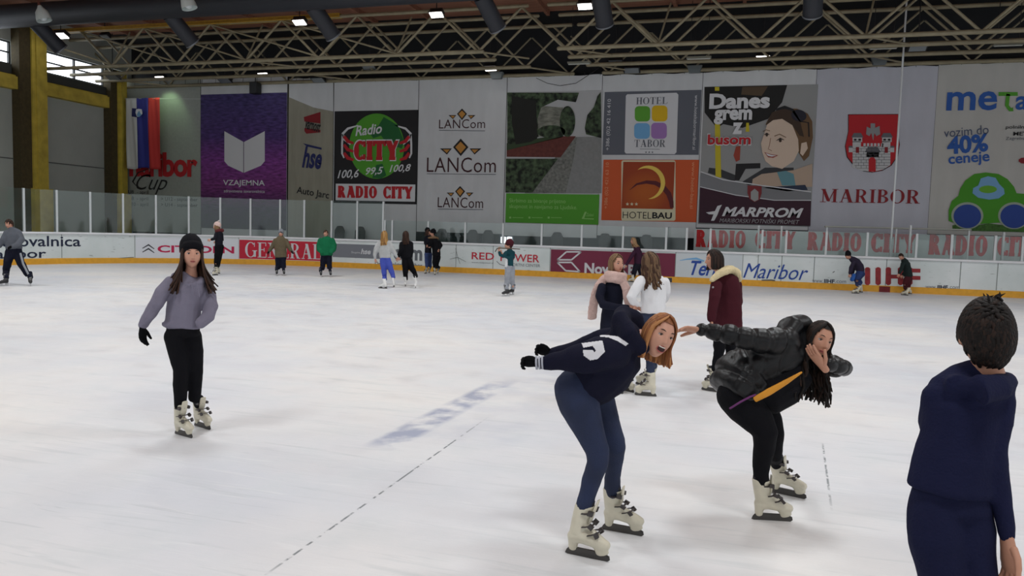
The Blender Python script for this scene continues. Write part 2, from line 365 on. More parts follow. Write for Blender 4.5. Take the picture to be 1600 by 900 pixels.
# dark lower strip details seen through the low glass: stacked dark seats and an oval window reflection made of glowing panes
m_seat = mat('dark_seat', (32, 34, 38), .6)
for i, xx in enumerate((530, 562, 690, 738, 762, 870, 945, 1010)):
    p = py_(xx, 372, 30.2); t = thing('spectator_seat', 'dark spectator seat seen through the low glass, %s' % ['behind the green jacketed skater', 'right of the green jacketed skater', 'right of the hugging pair', 'left of the boy with the stick', 'nearest the boy with the stick', 'right of the bright oval reflection', 'left of the passing skater by the boards', 'right of the passing skater by the boards'][i], 'seat', (p[0], 30.0, 0), 'dark seats behind the glass')
    O = np.array(t.location); mb = MB(); mb.loft([(p[0], 30.2, 1.1), (p[0], 30.24, 1.5), (p[0], 30.25, 1.66)], [(.24, .05), (.25, .05), (.16, .04)], side=(1, 0, 0)); mb.build('backrest', m_seat, t, True, O)
    mb = MB(); mb.box((p[0], 29.98, 1.05), (.46, .42, .06)); mb.build('seat', m_seat, t, origin=O)
    mb = MB(); mb.box((p[0], 30.05, .51), (.08, .08, 1.03)); mb.build('pedestal', m_seat, t, origin=O)
t = thing('oval_reflection', 'bright oval window reflection as glowing panes behind the boy holding the stick', 'reflection', py_(791, 376, 30.7)); O = np.array(t.location)
for k in (0, 1):  # two glowing panes imitate the reflected window, no real opening here
    c = py_(786.5+9.5*k, 375, 30.7); mb = MB(); mb.loft([c+[0, 0, -.12], c+[0, .0, .12]], [(.115, .02)]*2, side=(1, 0, 0)); mb.build('pane', mat('reflection_glow', (250, 252, 255), .4, emit=1.6), t, True, O)
mb = MB(); c = py_(791, 376, 30.75); mb.box((c[0], 30.78, (c[2]+.3)/2), (.62, .03, c[2]+.3)); mb.build('surround', mat('reflection_backing', (60, 70, 80), .6), t, origin=O)

# ================================================================== ROOF STEEL
m_steel = mat('pale_yellow_painted_steel', (138, 130, 106), .55, bump=.15, var=.18, vscale=3)
m_gold = mat('gold_edge_beam', (176, 138, 46), .6, bump=.15, var=.15)
ROWS = (26.3, 27.6, 29.0, 30.5); ZB, ZT = 8.0, 9.5
names = ('nearest', 'second', 'third', 'farthest')
def truss(row, X0, X1, nodes, side, yellow=None):
    Yr = ROWS[row]; t = thing('roof_truss', 'pale steel lattice roof truss, %s row of the four, %s half' % (names[row], side), 'roof truss', (X0, Yr, ZB), 'roof trusses'); O = np.array(t.location)
    mb = MB(); mb.loft([(X0, Yr, ZB), (X1, Yr, ZB)], [.075, .075], n=8); mb.build('bottom_chord', m_steel, t, True, O)
    if row < 3: mb = MB(); mb.loft([(X0-.4, Yr+.0, ZT), (X1+1.6, Yr, ZT)], [.07, .07], n=8); mb.build('top_chord', m_steel, t, True, O)
    for i, x in enumerate(nodes):
        for sgn in (-1, 1):
            mb = MB(); mb.loft([(x+.06*sgn, Yr, ZB+.05), (x+1.55*sgn, Yr, ZT-.05)], [(.05, .046, .042, .036)[row]]*2, n=6); mb.build('diagonal', m_steel, t, True, O)
        if row in (0, 2) and i % 3 == 0:
            mb = MB(); mb.loft([(x, Yr, ZB), (x+1.5, ROWS[row+1], ZB)], [.035, .035], n=6); mb.build('cross_brace', m_steel, t, True, O)
        if row == 0 and (side == 'left') and i:
            mb = MB(); mb.loft([(x, Yr-.03, ZB+.05), (x-4.75, Yr-.03, ZT-.05)], [.038, .038], n=6); mb.build('long_brace', m_steel, t, True, O)
        if row == 0 and i % 2:
            mb = MB(); mb.loft([(x, Yr, ZB), (x+(.3 if i % 2 else -1.2), (Yr+ROWS[row+1])/2, ZT)], [.036, .036], n=6); mb.build('web_member', m_steel, t, True, O)
    if row == 0 and side == 'left':
        mb = MB(); mb.box2((XL, Yr-.1, ZT-.02), (-14.6, Yr+.1, ZT+.10)); mb.box2((XL, Yr-.16, ZT-.05), (-14.6, Yr+.16, ZT-.02)); mb.build('gold_beam', m_gold, t, origin=O)
for r in range(4):
    d = (0, .05, 1.0, 2.4)[r]
    nl = [-9.13+d-3.19*k for k in range(7 if r < 1 else 6+(r > 1))]
    truss(r, XL+.05+(r > 0)*0, nl[0]+.15, [x for x in nl if x > XL+1.2], 'left')
    nr = [-6.1+(.1, .2, .6, .95)[r]+3.17*k for k in range(7)]
    truss(r, nr[0]-.2, nr[-1]+1, nr, 'right')
# main air duct with nozzles
m_duct = mat('dark_grey_duct', (34, 37, 45), .6, bump=.1, bscale=3)
DY, DZ, DR = 23.0, 9.2, .42
t = thing('air_duct', 'large dark grey air duct running under the roof along the top left', 'duct', (-20, DY, DZ)); O = np.array(t.location)
mb = MB(); mb.loft([(XL+.05, DY, DZ), (14, DY, DZ)], [DR, DR], n=32, flat=True); mb.build('pipe', m_duct, t, True, O)
for k, xx in enumerate((-25.6, -19.6, -13.9, -8.0, -4.3, 1.7)):
    d = np.array([.25 if k < 4 else .05, .62, -.62]); d = d/np.linalg.norm(d); c = np.array([xx, DY+.2, DZ-.25]); e = c+d*1.15
    nz = MB(); nz.loft([c, e], [.27, .27], n=20, cap=False); nz.loft([e, c+d*.3], [.25, .2], n=20, cap=False); o = nz.build('nozzle', m_duct, t, True, O)
    mb = MB(); mb.loft([e-d*.02, e+d*.03], [.29, .29], n=20, cap=False); mb.loft([e+d*.03, e-d*.02], [.25, .25], n=20, cap=False); q = mb.build('rim', mat('nozzle_rim', (110, 114, 120), .4, .4), o, True, O)
# second farther, smaller dark duct under the ridge
# bell lamps
for xx, yy, lab in ((66, 22, 'white bell shaped lamp hanging before the duct at the top left'), (293, 2, 'white bell shaped lamp cut by the top edge of the picture')):
    c = py_(xx, yy, 22.0); t = thing('bell_lamp', lab, 'lamp', c, 'bell lamps before the duct'); mb = MB()
    prof = [(.06, .30), (.10, .22), (.20, .08), (.24, -.12), (.25, -.24)]
    dd = np.array([.30, .1, -1]); dd /= np.linalg.norm(dd)
    mb.loft([c-dd*z for r_, z in prof], [r_ for r_, z in prof], n=24, cap=False); mb.loft([c-dd*.3, c-dd*.31], [.06, .05], n=12)
    mb.build('shade', mat('white_enamel', (196, 206, 204), .35), t, True, c)
    mb = MB(); mb.ball(c+dd*.12, .13); mb.build('bulb', mat('frosted_bulb', (205, 212, 214), .3), t, True, c)
    mb = MB(); mb.loft([c-dd*.3, c-dd*.45, c+[-.1, 0, .9]], [.06, .03, .02], n=8); mb.build('bracket', mat('rust_brown', (92, 46, 34), .7), t, True, c)
# floodlights
m_lampon = mat('lit_floodlight', (255, 250, 244), .4, emit=9)
m_lampbox = mat('black_lamp_housing', (22, 23, 26), .5)
lamps = [(95, 56, 25.6, .62, 1, 'bright floodlight near the tall yellow column'), (468, 35, 25.6, .5, 1, 'bright floodlight under the left half of the duct'), (682, 23, 25.6, .5, 1, 'bright floodlight right of the nozzle above the globe banner'),
         (914, 10, 25.6, .5, 1, 'bright floodlight near the top edge above the hotel banner'), (1192, 91, 29.3, .5, 1, 'bright floodlight in front of the smiling woman banner'),
         (766, 107, 29.6, .5, 1, 'bright floodlight above the park banner'), (412, 117, 29.8, .5, 1, 'bright floodlight above the purple banner'), (251, 122, 29.8, .48, 1, 'floodlight shining on the banner above the striped flag'),
         (164, 57, 27, .4, 0, 'unlit floodlight in the truss above the left corner'), (351, 126, 30.0, .6, 0, 'unlit black floodlight above the left edge of the purple banner'), (176, 121, 28.6, .6, 0, 'unlit black floodlight before the corner window'),
         (497, 125, 30.1, .6, 0, 'unlit black floodlight above the sponsor cloth'), (577, 106, 29.0, .6, 0, 'unlit black floodlight above the globe banner'), (962, 98, 29.2, .55, 0, 'unlit floodlight above the grey hotel banner'), (1434, 75, 27.9, .55, 0, 'unlit floodlight above the shield banner'), (987, 110, 30.1, .6, 0, 'unlit black floodlight over the joint of the hotel banner')]
for xx, yy, Yv, w, on, lab in lamps:
    c = py_(xx, yy, Yv); t = thing('floodlight', 'rectangular '+lab, 'floodlight', c, 'floodlights under the roof')
    a = math.radians(-26); R = np.array([[1, 0, 0], [0, math.cos(a), -math.sin(a)], [0, math.sin(a), math.cos(a)]])
    mb = MB(); mb.box(c+R @ np.array([0, 0, .10]), (w*.92, w*.5, .16), R); mb.box(c+R @ np.array([0, 0, .02]), (w*1.06, w*.62, .04), R); mb.build('housing', m_lampbox, t, origin=c)
    mb = MB(); mb.box(c+R @ np.array([0, 0, -.012]), (w*.9, w*.5, .02), R); mb.build('lens', m_lampon if on else mat('unlit_lens', (120, 126, 130), .25), t, origin=c)
    mb = MB(); mb.loft([c+[0, 0, .15], (c[0], c[1], ZC-.13)], [.02, .02], n=6); mb.build('bracket', m_lampbox, t, origin=c)
    if 'striped' in lab:
        l = bpy.data.lights.new('flag_spot', 'SPOT'); l.energy = 60; l.color = (.62, 1, .5); l.spot_size = 1.5; l.spot_blend = .6; l.shadow_soft_size = .12
        o = bpy.data.objects.new('flag_spot', l); COL.objects.link(o); o.parent = t; o.location = (0, -.05, -.05); o.rotation_euler = (.42, .12, 0)
c = py_(399, 138, 30.3); t = thing('loudspeaker', 'black box loudspeaker hanging before the top of the purple banner', 'loudspeaker', c)
mb = MB(); mb.box(c, (.38, .35, .5)); mb.build('cabinet', m_lampbox, t, origin=c); mb = MB(); mb.box(c+[0, -.18, 0], (.33, .02, .44)); mb.build('grille', mat('grille', (44, 46, 50), .8), t, origin=c)
mb = MB(); mb.loft([c+[0, 0, .2], (c[0], c[1], ZC-.05)], [.02, .02], n=6); mb.build('bracket', m_lampbox, t, origin=c)
# heaters / fluorescent boxes hanging in the steel
for xx, yy, lab in ((775, 117, 'pale angular reflector hanging above the park banner'), (1085, 107, 'pale angular reflector above the hotel banner'), (1375, 94, 'pale angular reflector above the shield banner')):
    c = py_(xx, yy, 30.0); t = thing('reflector', lab, 'reflector', c, 'reflectors above the banners')
    mb = MB(); mb.prism([(-.28, .12), (.28, .12), (.2, -.14), (-.2, -.14)], c, (1, 0, 0), (0, 0, 1), (0, .2, 0)); mb.build('reflector_body', mat('pale_reflector', (96, 104, 106), .5), t, origin=c)
    mb = MB(); mb.loft([c+[0, .1, .1], (c[0], c[1]+.1, ZC-.12)], [.015, .015], n=6); mb.build('bracket', m_lampbox, t, origin=c)
for xx, yy, lab in ((1092, 90, 'slim fluorescent tray above the hotel banner'), (1380, 74, 'slim fluorescent tray beside the thin pole'), (1575, 69, 'slim fluorescent tray at the right picture edge'), (905, 98, 'slim fluorescent tray at the left end of the right truss')):
    c = py_(xx, yy, 28.2); t = thing('fluorescent_tray', lab, 'light fitting', c, 'fluorescent trays in the roof steel'); mb = MB(); mb.box(c, (.85, .2, .06)); mb.build('tray', mat('tray', (120, 120, 108), .5), t, origin=c); mb = MB(); mb.loft([c+[.3, 0, 0], (c[0]+.3, c[1], ZC-.2)], [.012, .012], n=6); mb.loft([c+[-.3, 0, 0], (c[0]-.3, c[1], ZC-.2)], [.012, .012], n=6); mb.build('suspension', m_lampbox, t, origin=c)
    mb = MB(); mb.loft([c+[-.38, -.03, -.05], c+[.38, -.03, -.05]], [.025, .025], n=8); mb.build('tube', mat('unlit_tube', (170, 172, 165), .3), t, origin=c)
# drooping cable across the banner joint
pts = [py_(838, 122, 30.3), py_(855, 130, 30.3), py_(875, 134, 30.3), py_(900, 130, 30.3), py_(920, 117, 30.3), py_(935, 107, 30.3)]
mb = MB(); mb.loft(pts, [.012]*6, n=6); tag(mb.build('cable', m_lampbox, smooth=True), 'thin black cable drooping over the top of the park banner', 'cable')
# ================================================================== LETTERING
m_ = lambda n, rgb, **k: mat(n, rgb, k.pop('rough', .75), **k)
def font_mesh(txt, bold=0, shear=0, space=1):
    cu = bpy.data.curves.new('lettering', 'FONT'); cu.body = txt; cu.offset = bold; cu.shear = shear; cu.space_character = space; cu.resolution_u = 3
    o = bpy.data.objects.new('tmp', cu); COL.objects.link(o); dg = bpy.context.evaluated_depsgraph_get()
    me = bpy.data.meshes.new_from_object(o.evaluated_get(dg))
    v = np.array([list(p.co)[:2] for p in me.vertices]).reshape(-1, 2); f = [tuple(p.vertices) for p in me.polygons]
    bpy.data.objects.remove(o); bpy.data.curves.remove(cu); bpy.data.meshes.remove(me); return v, f
TH, tn, SF = .17, .055, .05
def _glyphs(TH, tn, SF, so):
    G = {}
    def quad(a, b, wa, wb=None, hor=True):
        wb = wa if wb is None else wb; a = np.array(a, float); b = np.array(b, float)
        if hor: n = np.array([1., 0])
        else: n = np.array([0, 1.])
        return ([a-n*wa/2, a+n*wa/2, b+n*wb/2, b-n*wb/2], [(0, 1, 2, 3)])
    def arc(cx, cy, rx, ry, a0, a1, side=TH, top=tn, n=18):
        vs = []; fs = []
        for i in range(n+1):
            a = math.radians(a0+(a1-a0)*i/n); w = top+(side-top)*abs(math.cos(a))**1.3
            vs += [(cx+rx*math.cos(a), cy+ry*math.sin(a)), (cx+max(.01, rx-w)*math.cos(a), cy+max(.01, ry-(w if abs(math.sin(a)) < .5 else max(top, w*.8)))*math.sin(a))]
        for i in range(n): fs.append((2*i, 2*i+1, 2*i+3, 2*i+2))
        return (np.array(vs), fs)
    stem = lambda x, y0=0, y1=1, w=TH: quad((x, y0), (x, y1), w)
    ser = lambda x, y, w=None, h=SF: quad((x-(w or TH/2+so), y+h/2), (x+(w or TH/2+so), y+h/2), h, hor=False)
    bar = lambda x0, x1, y, h=tn: quad((x0, y), (x1, y), h, hor=False)
    top = 1-SF; x0 = TH/2+so
    G['I'] = (x0*2, [stem(x0), ser(x0, 0), ser(x0, top)])
    G['L'] = (x0+.5, [stem(x0), ser(x0, 0), ser(x0, top), bar(x0, x0+.44, tn/2, tn), quad((x0+.44, 0), (x0+.47, .28), tn)])
    G['E'] = (x0+.52, [stem(x0), ser(x0, 0), ser(x0, top), bar(x0, x0+.44, tn/2), bar(x0, x0+.42, 1-tn/2), bar(x0, x0+.3, .52), quad((x0+.45, 0), (x0+.47, .27), tn), quad((x0+.43, 1), (x0+.43, .76), tn), quad((x0+.31, .4), (x0+.31, .64), tn)])
    G['H'] = (x0*2+.45, [stem(x0), ser(x0, 0), ser(x0, top), stem(x0+.45), ser(x0+.45, 0), ser(x0+.45, top), bar(x0, x0+.45, .51)])
    G['T'] = (.74, [stem(.37), ser(.37, 0), bar(.03, .71, 1-tn/2), quad((.04, 1), (.02, .72), tn), quad((.70, 1), (.72, .72), tn)])
    G['N'] = (x0*2+.5, [stem(x0, w=tn), ser(x0, 0, x0), ser(x0, top, x0), quad((x0, 1), (x0+.5, 0), TH*1.15), stem(x0+.5, w=tn), ser(x0+.5, top, x0)])
    G['M'] = (x0*2+.68, [stem(x0, w=tn), ser(x0, 0, x0), ser(x0, top, x0*.8), quad((x0, 1), (x0+.33, .08), TH*1.15), quad((x0+.66, 1), (x0+.33, .05), tn), stem(x0+.68), ser(x0+.68, 0), ser(x0+.68, top)])
    G['A'] = (.86, [quad((.16, 0), (.42, 1), tn*1.2), quad((.70, 0), (.42, 1), TH*1.2), bar(.24, .60, .33), ser(.16, 0, so+.03), ser(.70, 0, so+TH/2)])
    G['V'] = (.8, [quad((.12, 1), (.40, 0), TH), quad((.68, 1), (.40, 0), tn)])
    G['Y'] = (.80, [quad((.14, 1), (.40, .45), TH*1.1), quad((.68, 1), (.40, .45), tn*1.4), stem(.40, 0, .5), ser(.40, 0), ser(.13, top, TH/2+so*.6), ser(.67, top, so+.02)])
    G['O'] = (.84, [arc(.42, .5, .40, .51, 0, 360, n=28)])
    G['C'] = (.78, [arc(.43, .5, .40, .51, 50, 310, n=24), quad((.70, .98), (.70, .68), tn), quad((.70, .02), (.70, .3), tn)])
    G['G'] = (.86, [arc(.43, .5, .40, .51, 50, 310, n=24), quad((.70, .98), (.70, .7), tn), stem(.72, 0.04, .44), ser(.72, .42)])
    G['D'] = (x0+.62, [stem(x0), bar(x0-so-.03, x0+.2, tn/2), bar(x0-so-.03, x0+.2, 1-tn/2), arc(x0+.16, .5, .44, .5, -90, 90)])
    G['B'] = (x0+.52, [stem(x0), bar(x0-so-.03, x0+.2, tn/2), bar(x0-so-.03, x0+.2, 1-tn/2), bar(x0, x0+.2, .52), arc(x0+.15, .26, .34, .26, -90, 90), arc(x0+.13, .76, .3, .24, -90, 90)])
    G['R'] = (x0+.62, [stem(x0), ser(x0, 0), bar(x0-so-.03, x0+.2, 1-tn/2), bar(x0, x0+.2, .48), arc(x0+.15, .735, .33, .265, -90, 90), quad((x0+.46, 0), (x0+.22, .5), TH*1.05), ser(x0+.48, 0, so+.05)])
    G[' '] = (.45, [])
    return G
SERIF = _glyphs(.17, .05, .045, .09); SLAB = _glyphs(.33, .17, .17, .035)
def serif_mesh(txt, G, gap=.06):
    V = []; Fc = []; x = 0
    for ch in txt:
        w, parts = G[ch]
        for j, (vs, fs) in enumerate(parts):
            o = len(V); V += [(p[0]+x, p[1], j*.0005) for p in vs]; Fc += [tuple(i+o for i in f) for f in fs]
        x += w+gap
    return np.array(V), Fc

class Surf:
    """flat artwork printed on a surface: pixel -> surface (u,v) -> world"""
    def __init__(s, kind, Yp=30.5): s.kind = kind; s.Y = Yp
    def inv(s, x, y):
        if s.kind == 'wall': p = py_(x, y, s.Y); return np.array([p[0], p[2]])
        return np.array(board_inv(x, y))
    def fwd(s, u, v, off):
        if s.kind == 'wall': return np.array([u, s.Y-off, v])
        return board_pt(u, v, off)
class Art:
    def __init__(s, surf, parent): s.s = surf; s.p = parent; s.O = np.array(parent.location); s.lay = 1; s.step = .008 if surf.kind == 'wall' else .004
    def _build(s, name, V, Fc, m, lay, label=None):
        off = s.step*lay+.002; mb = MB(); mb.add([s.s.fwd(q[0], q[1], off+(q[2] if len(q) > 2 else 0)) for q in V], Fc)
        o = mb.build(name, m, s.p, origin=s.O)
        if label: o['label'] = label
        return o
    def poly(s, name, pts, m, lay=1, label=None):
        P = [s.s.inv(x, y) for x, y in pts]; tri = tessellate_polygon([[Vector((a, b, 0)) for a, b in P]]); return s._build(name, P, [tuple(t) for t in tri], m, lay, label)
    def polys(s, name, plist, m, lay=1, label=None):
        V = []; Fc = []
        for pts in plist:
            P = [s.s.inv(x, y) for x, y in pts]; tri = tessellate_polygon([[Vector((a, b, 0)) for a, b in P]]); o = len(V); V += P; Fc += [tuple(i+o for i in t) for t in tri]
        return s._build(name, V, Fc, m, lay, label)
    def rect(s, name, x0, y0, x1, y1, m, lay=1, y0r=None, y1r=None, label=None):
        """left edge y0..y1 at x0, horizontal in the world, right edge at x1"""
        a = s.s.inv(x0, y0); b = s.s.inv(x0, y1); c = s.s.inv(x1, (y0+y1)/2); n = max(1, int((c[0]-a[0])/.3)) if s.s.kind == 'board' else 1
        V = []; Fc = []
        for i in range(n+1): u = a[0]+(c[0]-a[0])*i/n; V += [(u, a[1]), (u, b[1])]
        for i in range(n): Fc.append((2*i, 2*i+1, 2*i+3, 2*i+2))
        return s._build(name, V, Fc, m, lay, label)
    def ell(s, name, cx, cy, rx, ry, m, lay=1, a0=0, a1=360, n=36, rot=0, label=None):
        r = math.radians(rot); P = []
        for i in range(n+(a1-a0 < 360)):
            a = math.radians(a0+(a1-a0)*i/n); X, Yv = rx*math.cos(a), ry*math.sin(a); P.append((cx+X*math.cos(r)-Yv*math.sin(r), cy+X*math.sin(r)+Yv*math.cos(r)))
        return s.poly(name, P, m, lay, label)
    def ribbon(s, name, pts, ws, m, lay=1):
        P = [np.array(p, float) for p in pts]; V = []; k = len(P); ws = ws if hasattr(ws, '__len__') else [ws]*k
        for i in range(k):
            t = P[min(i+1, k-1)]-P[max(0, i-1)]; t /= max(1e-6, np.linalg.norm(t)); n = np.array([-t[1], t[0]])*ws[i]/2; V += [s.s.inv(*(P[i]+n)), s.s.inv(*(P[i]-n))]
        return s._build(name, V, [(2*i, 2*i+1, 2*i+3, 2*i+2) for i in range(k-1)], m, lay)
    def text(s, txt, x0, y0, x1, y1, m, lay=2, bold=0, shear=0, rot=0, G=None, space=1, dy=0, name='lettering'):
        """box: left top (x0,y0), left bottom (x0,y1), right x1. rot in degrees about the lower left corner; rot=90/-90 vertical"""
        V, Fc = serif_mesh(txt, G) if G else font_mesh(txt, bold, shear, space)
        if G and shear: V = V.copy(); V[:, 0] += V[:, 1]*shear
        ex = V[:, 2].copy() if V.shape[1] > 2 else np.zeros(len(V)); V = V[:, :2]; mn = V.min(0); mx = V.max(0); V = (V-mn)/(mx-mn)
        a = s.s.inv(x0, y1); b = s.s.inv(x0, y0); c = s.s.inv(x1, (y0+y1)/2); w = c[0]-a[0]; h = b[1]-a[1]
        if abs(rot) == 90:
            if rot == 90: U = np.stack([a[0]+(1-V[:, 1])*w, a[1]+V[:, 0]*h], 1)
            else: U = np.stack([a[0]+V[:, 1]*w, a[1]+(1-V[:, 0])*h], 1)
        else:
            r = math.radians(rot); X = V[:, 0]*w; Z = V[:, 1]*h; U = np.stack([a[0]+X*math.cos(r)-Z*math.sin(r), a[1]+X*math.sin(r)+Z*math.cos(r)], 1)
        return s._build(name, np.column_stack([U, ex]), Fc, m, lay)

def cloth(name, rgb, var=.05): return mat(name, rgb, .85, bump=.5, bscale=1.3, var=var, vscale=1.2, stretch=(1.6, 1, .5))
WH = cloth('grey_white_banner_cloth', (198, 201, 204)); WH2 = cloth('cool_white_banner_cloth', (180, 182, 192)); WH3 = cloth('warm_white_banner_cloth', (180, 180, 176))
wall = Surf('wall', 30.55)
def banner(x0, x1, ytop, ybot, m, label):
    a = wall.inv(x0, ytop); b = wall.inv(x0, ybot); c = wall.inv(x1, ytop); u0, u1 = a[0]+.003, c[0]+.004
    t = thing('banner', label, 'banner', ((u0+u1)/2, 30.55, b[1]), 'advertising banners on the back wall'); O = np.array(t.location)
    nx, nz = 40, 24; V = []; rng = random.Random(int(x0)); ph = [rng.uniform(0, 6) for _ in range(4)]
    for sd in (0, .004):
        for j in range(nz+1):
            for i in range(nx+1):
                u = u0+(u1-u0)*i/nx; z = b[1]+(a[1]-b[1])*j/nz; q = i/nx
                d = .003*math.sin(u*5+ph[0])+.003*math.sin(u*11+z*1.5+ph[1])
                sag = .04*(math.sin(q*math.pi*3+ph[2])**2)*(j/nz)**12
                V.append((u, 30.55+.006+d+sd, z-sag))
    k = (nx+1)*(nz+1); Fc = [(j*(nx+1)+i, j*(nx+1)+i+1, (j+1)*(nx+1)+i+1, (j+1)*(nx+1)+i) for j in range(nz) for i in range(nx)]; Fc += [tuple(i+k for i in reversed(f)) for f in Fc]
    mb = MB(); mb.add(V, Fc); mb.build('cloth', m, t, True, O)
    mb = MB()
    for q in np.linspace(.02, .98, 7):
        u = u0+(u1-u0)*q; mb.loft([(u, 30.53, a[1]-.05), (u, 30.5, 8.02)], [.008, .008], n=5)
    mb.build('tie_cord', m_lampbox, t, origin=O)
    return t, Art(wall, t)
red = m_('print_red', (176, 26, 36)); dred = m_('print_dark_red', (128, 20, 30)); blk = m_('print_black', (22, 22, 26)); wht = m_('print_white', (206, 208, 212)); grn = m_('print_green', (76, 150, 40)); dgrn = m_('print_dark_green', (22, 92, 44))
blu = m_('print_blue', (36, 84, 160)); navy = m_('print_navy', (26, 34, 92)); gry = m_('print_grey', (92, 96, 106)); wine = m_('print_wine', (52, 20, 38)); orange = m_('print_orange', (196, 84, 40)); gold = m_('print_gold', (186, 132, 60)); yel = m_('print_yellow', (214, 180, 30))
lblu = m_('print_light_blue', (112, 160, 200)); pur = m_('print_purple', (140, 100, 170)); cream = m_('print_cream', (206, 200, 170))
# 1 tournament banner
t, A = banner(190, 313, 126, 361, mat('greenish_banner_cloth', (150, 156, 150), .85, bump=.4, bscale=1.5, var=.05), 'pale worn tournament banner reading maribor Cup in the left corner, behind the flag')
A.text('maribor', 192, 238, 309, 276, red, bold=.035, space=.92); A.polys('lettering', [[(296, 247), (301, 256), (307, 247), (303, 253), (299, 253)]], blk, 3)
A.text('Cup', 213, 272, 262, 304, blk, shear=.5, bold=-.004); A.ribbon('lettering', [(213, 290), (208, 284), (216, 270), (232, 264)], [1, 2.5, 2, 1], blk, 3)
for i, (s_, y) in enumerate((('> U8  - april', 297), ('> U8  - april', 307), ('> U10 - april', 316))): A.text(s_, 194, y, 232, y+7, blk)
A.text('> U12 - september', 252, 308, 309, 315, blk); A.text('> U14 - september', 252, 317, 309, 324, blk)
for xx, yy, w in ((196, 184, 4), (195, 200, 6), (196, 214, 5), (196, 228, 4)): A.ribbon('lettering', [(xx-w/2, yy), (xx, yy+3), (xx+w/2, yy+8), (xx, yy+11)], 1.1, blk, 2)
# 2 purple banner
t, A = banner(314, 449, 123, 371, WH, 'tall purple lavender field banner with a white open book emblem reading VZAJEMNA')
mp_ = bpy.data.materials.new('lavender_print'); mp_.use_nodes = True; nt = mp_.node_tree; b = nt.nodes['Principled BSDF']; b.inputs['Roughness'].default_value = .8; L = nt.links.new
tc = N(nt, 'ShaderNodeTexCoord'); sp = nt.nodes.new('ShaderNodeSeparateXYZ'); L(tc.outputs['Generated'], sp.inputs[0]); r1 = nt.nodes.new('ShaderNodeValToRGB'); L(sp.outputs[2], r1.inputs[0])
e = r1.color_ramp.elements; e[0].color = srgb(26, 18, 46); e[1].color = srgb(62, 54, 104); 
for p_, c_ in ((.16, (60, 34, 76)), (.32, (118, 52, 118)), (.5, (122, 56, 136)), (.68, (74, 50, 112))): el = e.new(p_); el.color = srgb(*c_)
mpn = N(nt, 'ShaderNodeMapping'); mpn.inputs['Scale'].default_value = (6, 1, 22); L(tc.outputs['Object'], mpn.inputs[0]); nz = N(nt, 'ShaderNodeTexNoise', Scale=.55, Detail=5); L(mpn.outputs[0], nz.inputs['Vector'])
rr = nt.nodes.new('ShaderNodeMapRange'); rr.inputs[1].default_value = .3; rr.inputs[2].default_value = .7; rr.inputs[3].default_value = .45; rr.inputs[4].default_value = 1.45; L(nz.outputs[0], rr.inputs[0])
vm = nt.nodes.new('ShaderNodeVectorMath'); vm.operation = 'SCALE'; L(r1.outputs[0], vm.inputs[0]); L(rr.outputs[0], vm.inputs['Scale']); L(vm.outputs[0], b.inputs['Base Color'])
A.rect('picture', 314, 148, 448, 356, mp_, 1)
A.polys('emblem', [[(351, 205), (381, 222), (381, 270), (357, 259), (351, 252)], [(381.6, 222), (414, 205), (414, 252), (408, 259), (381.6, 270)]], wht, 2)
A.ribbon('emblem', [(381, 222), (381, 270)], .7, gry, 3)
A.text('VZAJEMNA', 349, 281, 414, 292, wht, bold=.012); A.text('zdravstvena zavarovalnica', 350, 296, 414, 300.5, wht)
# 3 sponsor cloth
t, A = banner(451, 521, 122, 371, mat('beige_sponsor_cloth', (146, 144, 130), .9, bump=.9, bscale=1.6, var=.1, vscale=1.2, stretch=(2.5, 1, .5)), 'wrinkled beige sponsor cloth with varnost, hse and Auto Jarc printed one above another')
A.poly('cloth_patch', [(452, 123), (521, 123), (521, 174), (490, 168), (452, 152)], WH, 1, label='lighter folded upper part of the cloth')
A.polys('emblem', [[(475, 183), (501, 175), (501, 193), (476, 190)], [(476, 200), (501, 203), (501, 207), (479, 209), (476, 205)]], dred, 2); A.text('varnost', 476, 186, 500, 201, blk, 3, bold=.02, rot=-14)
A.text('hse', 472, 228, 502, 262, navy, 2, bold=.03, shear=.2, rot=-5); A.poly('emblem', [(474, 224), (503, 231), (503, 234), (480, 229)], navy, 3); A.text('Auto Jarc', 463, 291, 514, 305, blk, 2, bold=.01, rot=-8)
# 4 radio banner
t, A = banner(522, 654, 128, 372, WH, 'banner with a green globe on black and red CITY letters over radio frequencies')
A.rect('picture', 523, 174, 653, 317, blk, 1)
A.ell('globe', 589, 228.5, 43, 51, grn, 2, n=48)
A.polys('globe_shading', [[(600, 183), (622, 196), (632, 222), (628, 232), (606, 226), (596, 212), (584, 216), (576, 206), (592, 196)], [(588, 258), (598, 256), (604, 274), (596, 279), (582, 278)]], dgrn, 3)
for sgn in (-1, 1):
    f = lambda p: [(589+sgn*(x-589), y+(0 if sgn > 0 else 0)) for x, y in p]
    A.ribbon('swoosh', f([(618, 196), (634, 201), (642, 209), (640, 218), (630, 226)]), [1.5, 3.5, 4, 3, 2], wht, 3)
    A.ribbon('swoosh', f([(642, 210), (643, 224), (643, 240), (640, 247)]), [3, 3, 3, 2], wht, 3)
    for k in range(3): A.ribbon('swoosh', f([(640, 213+13*k), (634, 221+13*k), (625, 224+13*k)]), [4.5, 5.5, 3.5], red, 4)
A.text('CITY', 552, 218, 625, 252, wht, 4, G=SLAB); A.text('CITY', 553.5, 220, 623.5, 250.5, red, 5, G=SLAB)
A.text('Radio', 556, 197, 598, 213, wht, 5, bold=.02, shear=.3, rot=5); A.text('100,6', 528, 266, 562, 281, wht, 4, bold=.015, shear=.35, rot=3); A.text('99,5', 572, 262, 600, 275, wht, 4, bold=.015, shear=.35, rot=3); A.text('100,8', 609, 258, 643, 271, wht, 4, bold=.015, shear=.35, rot=3)
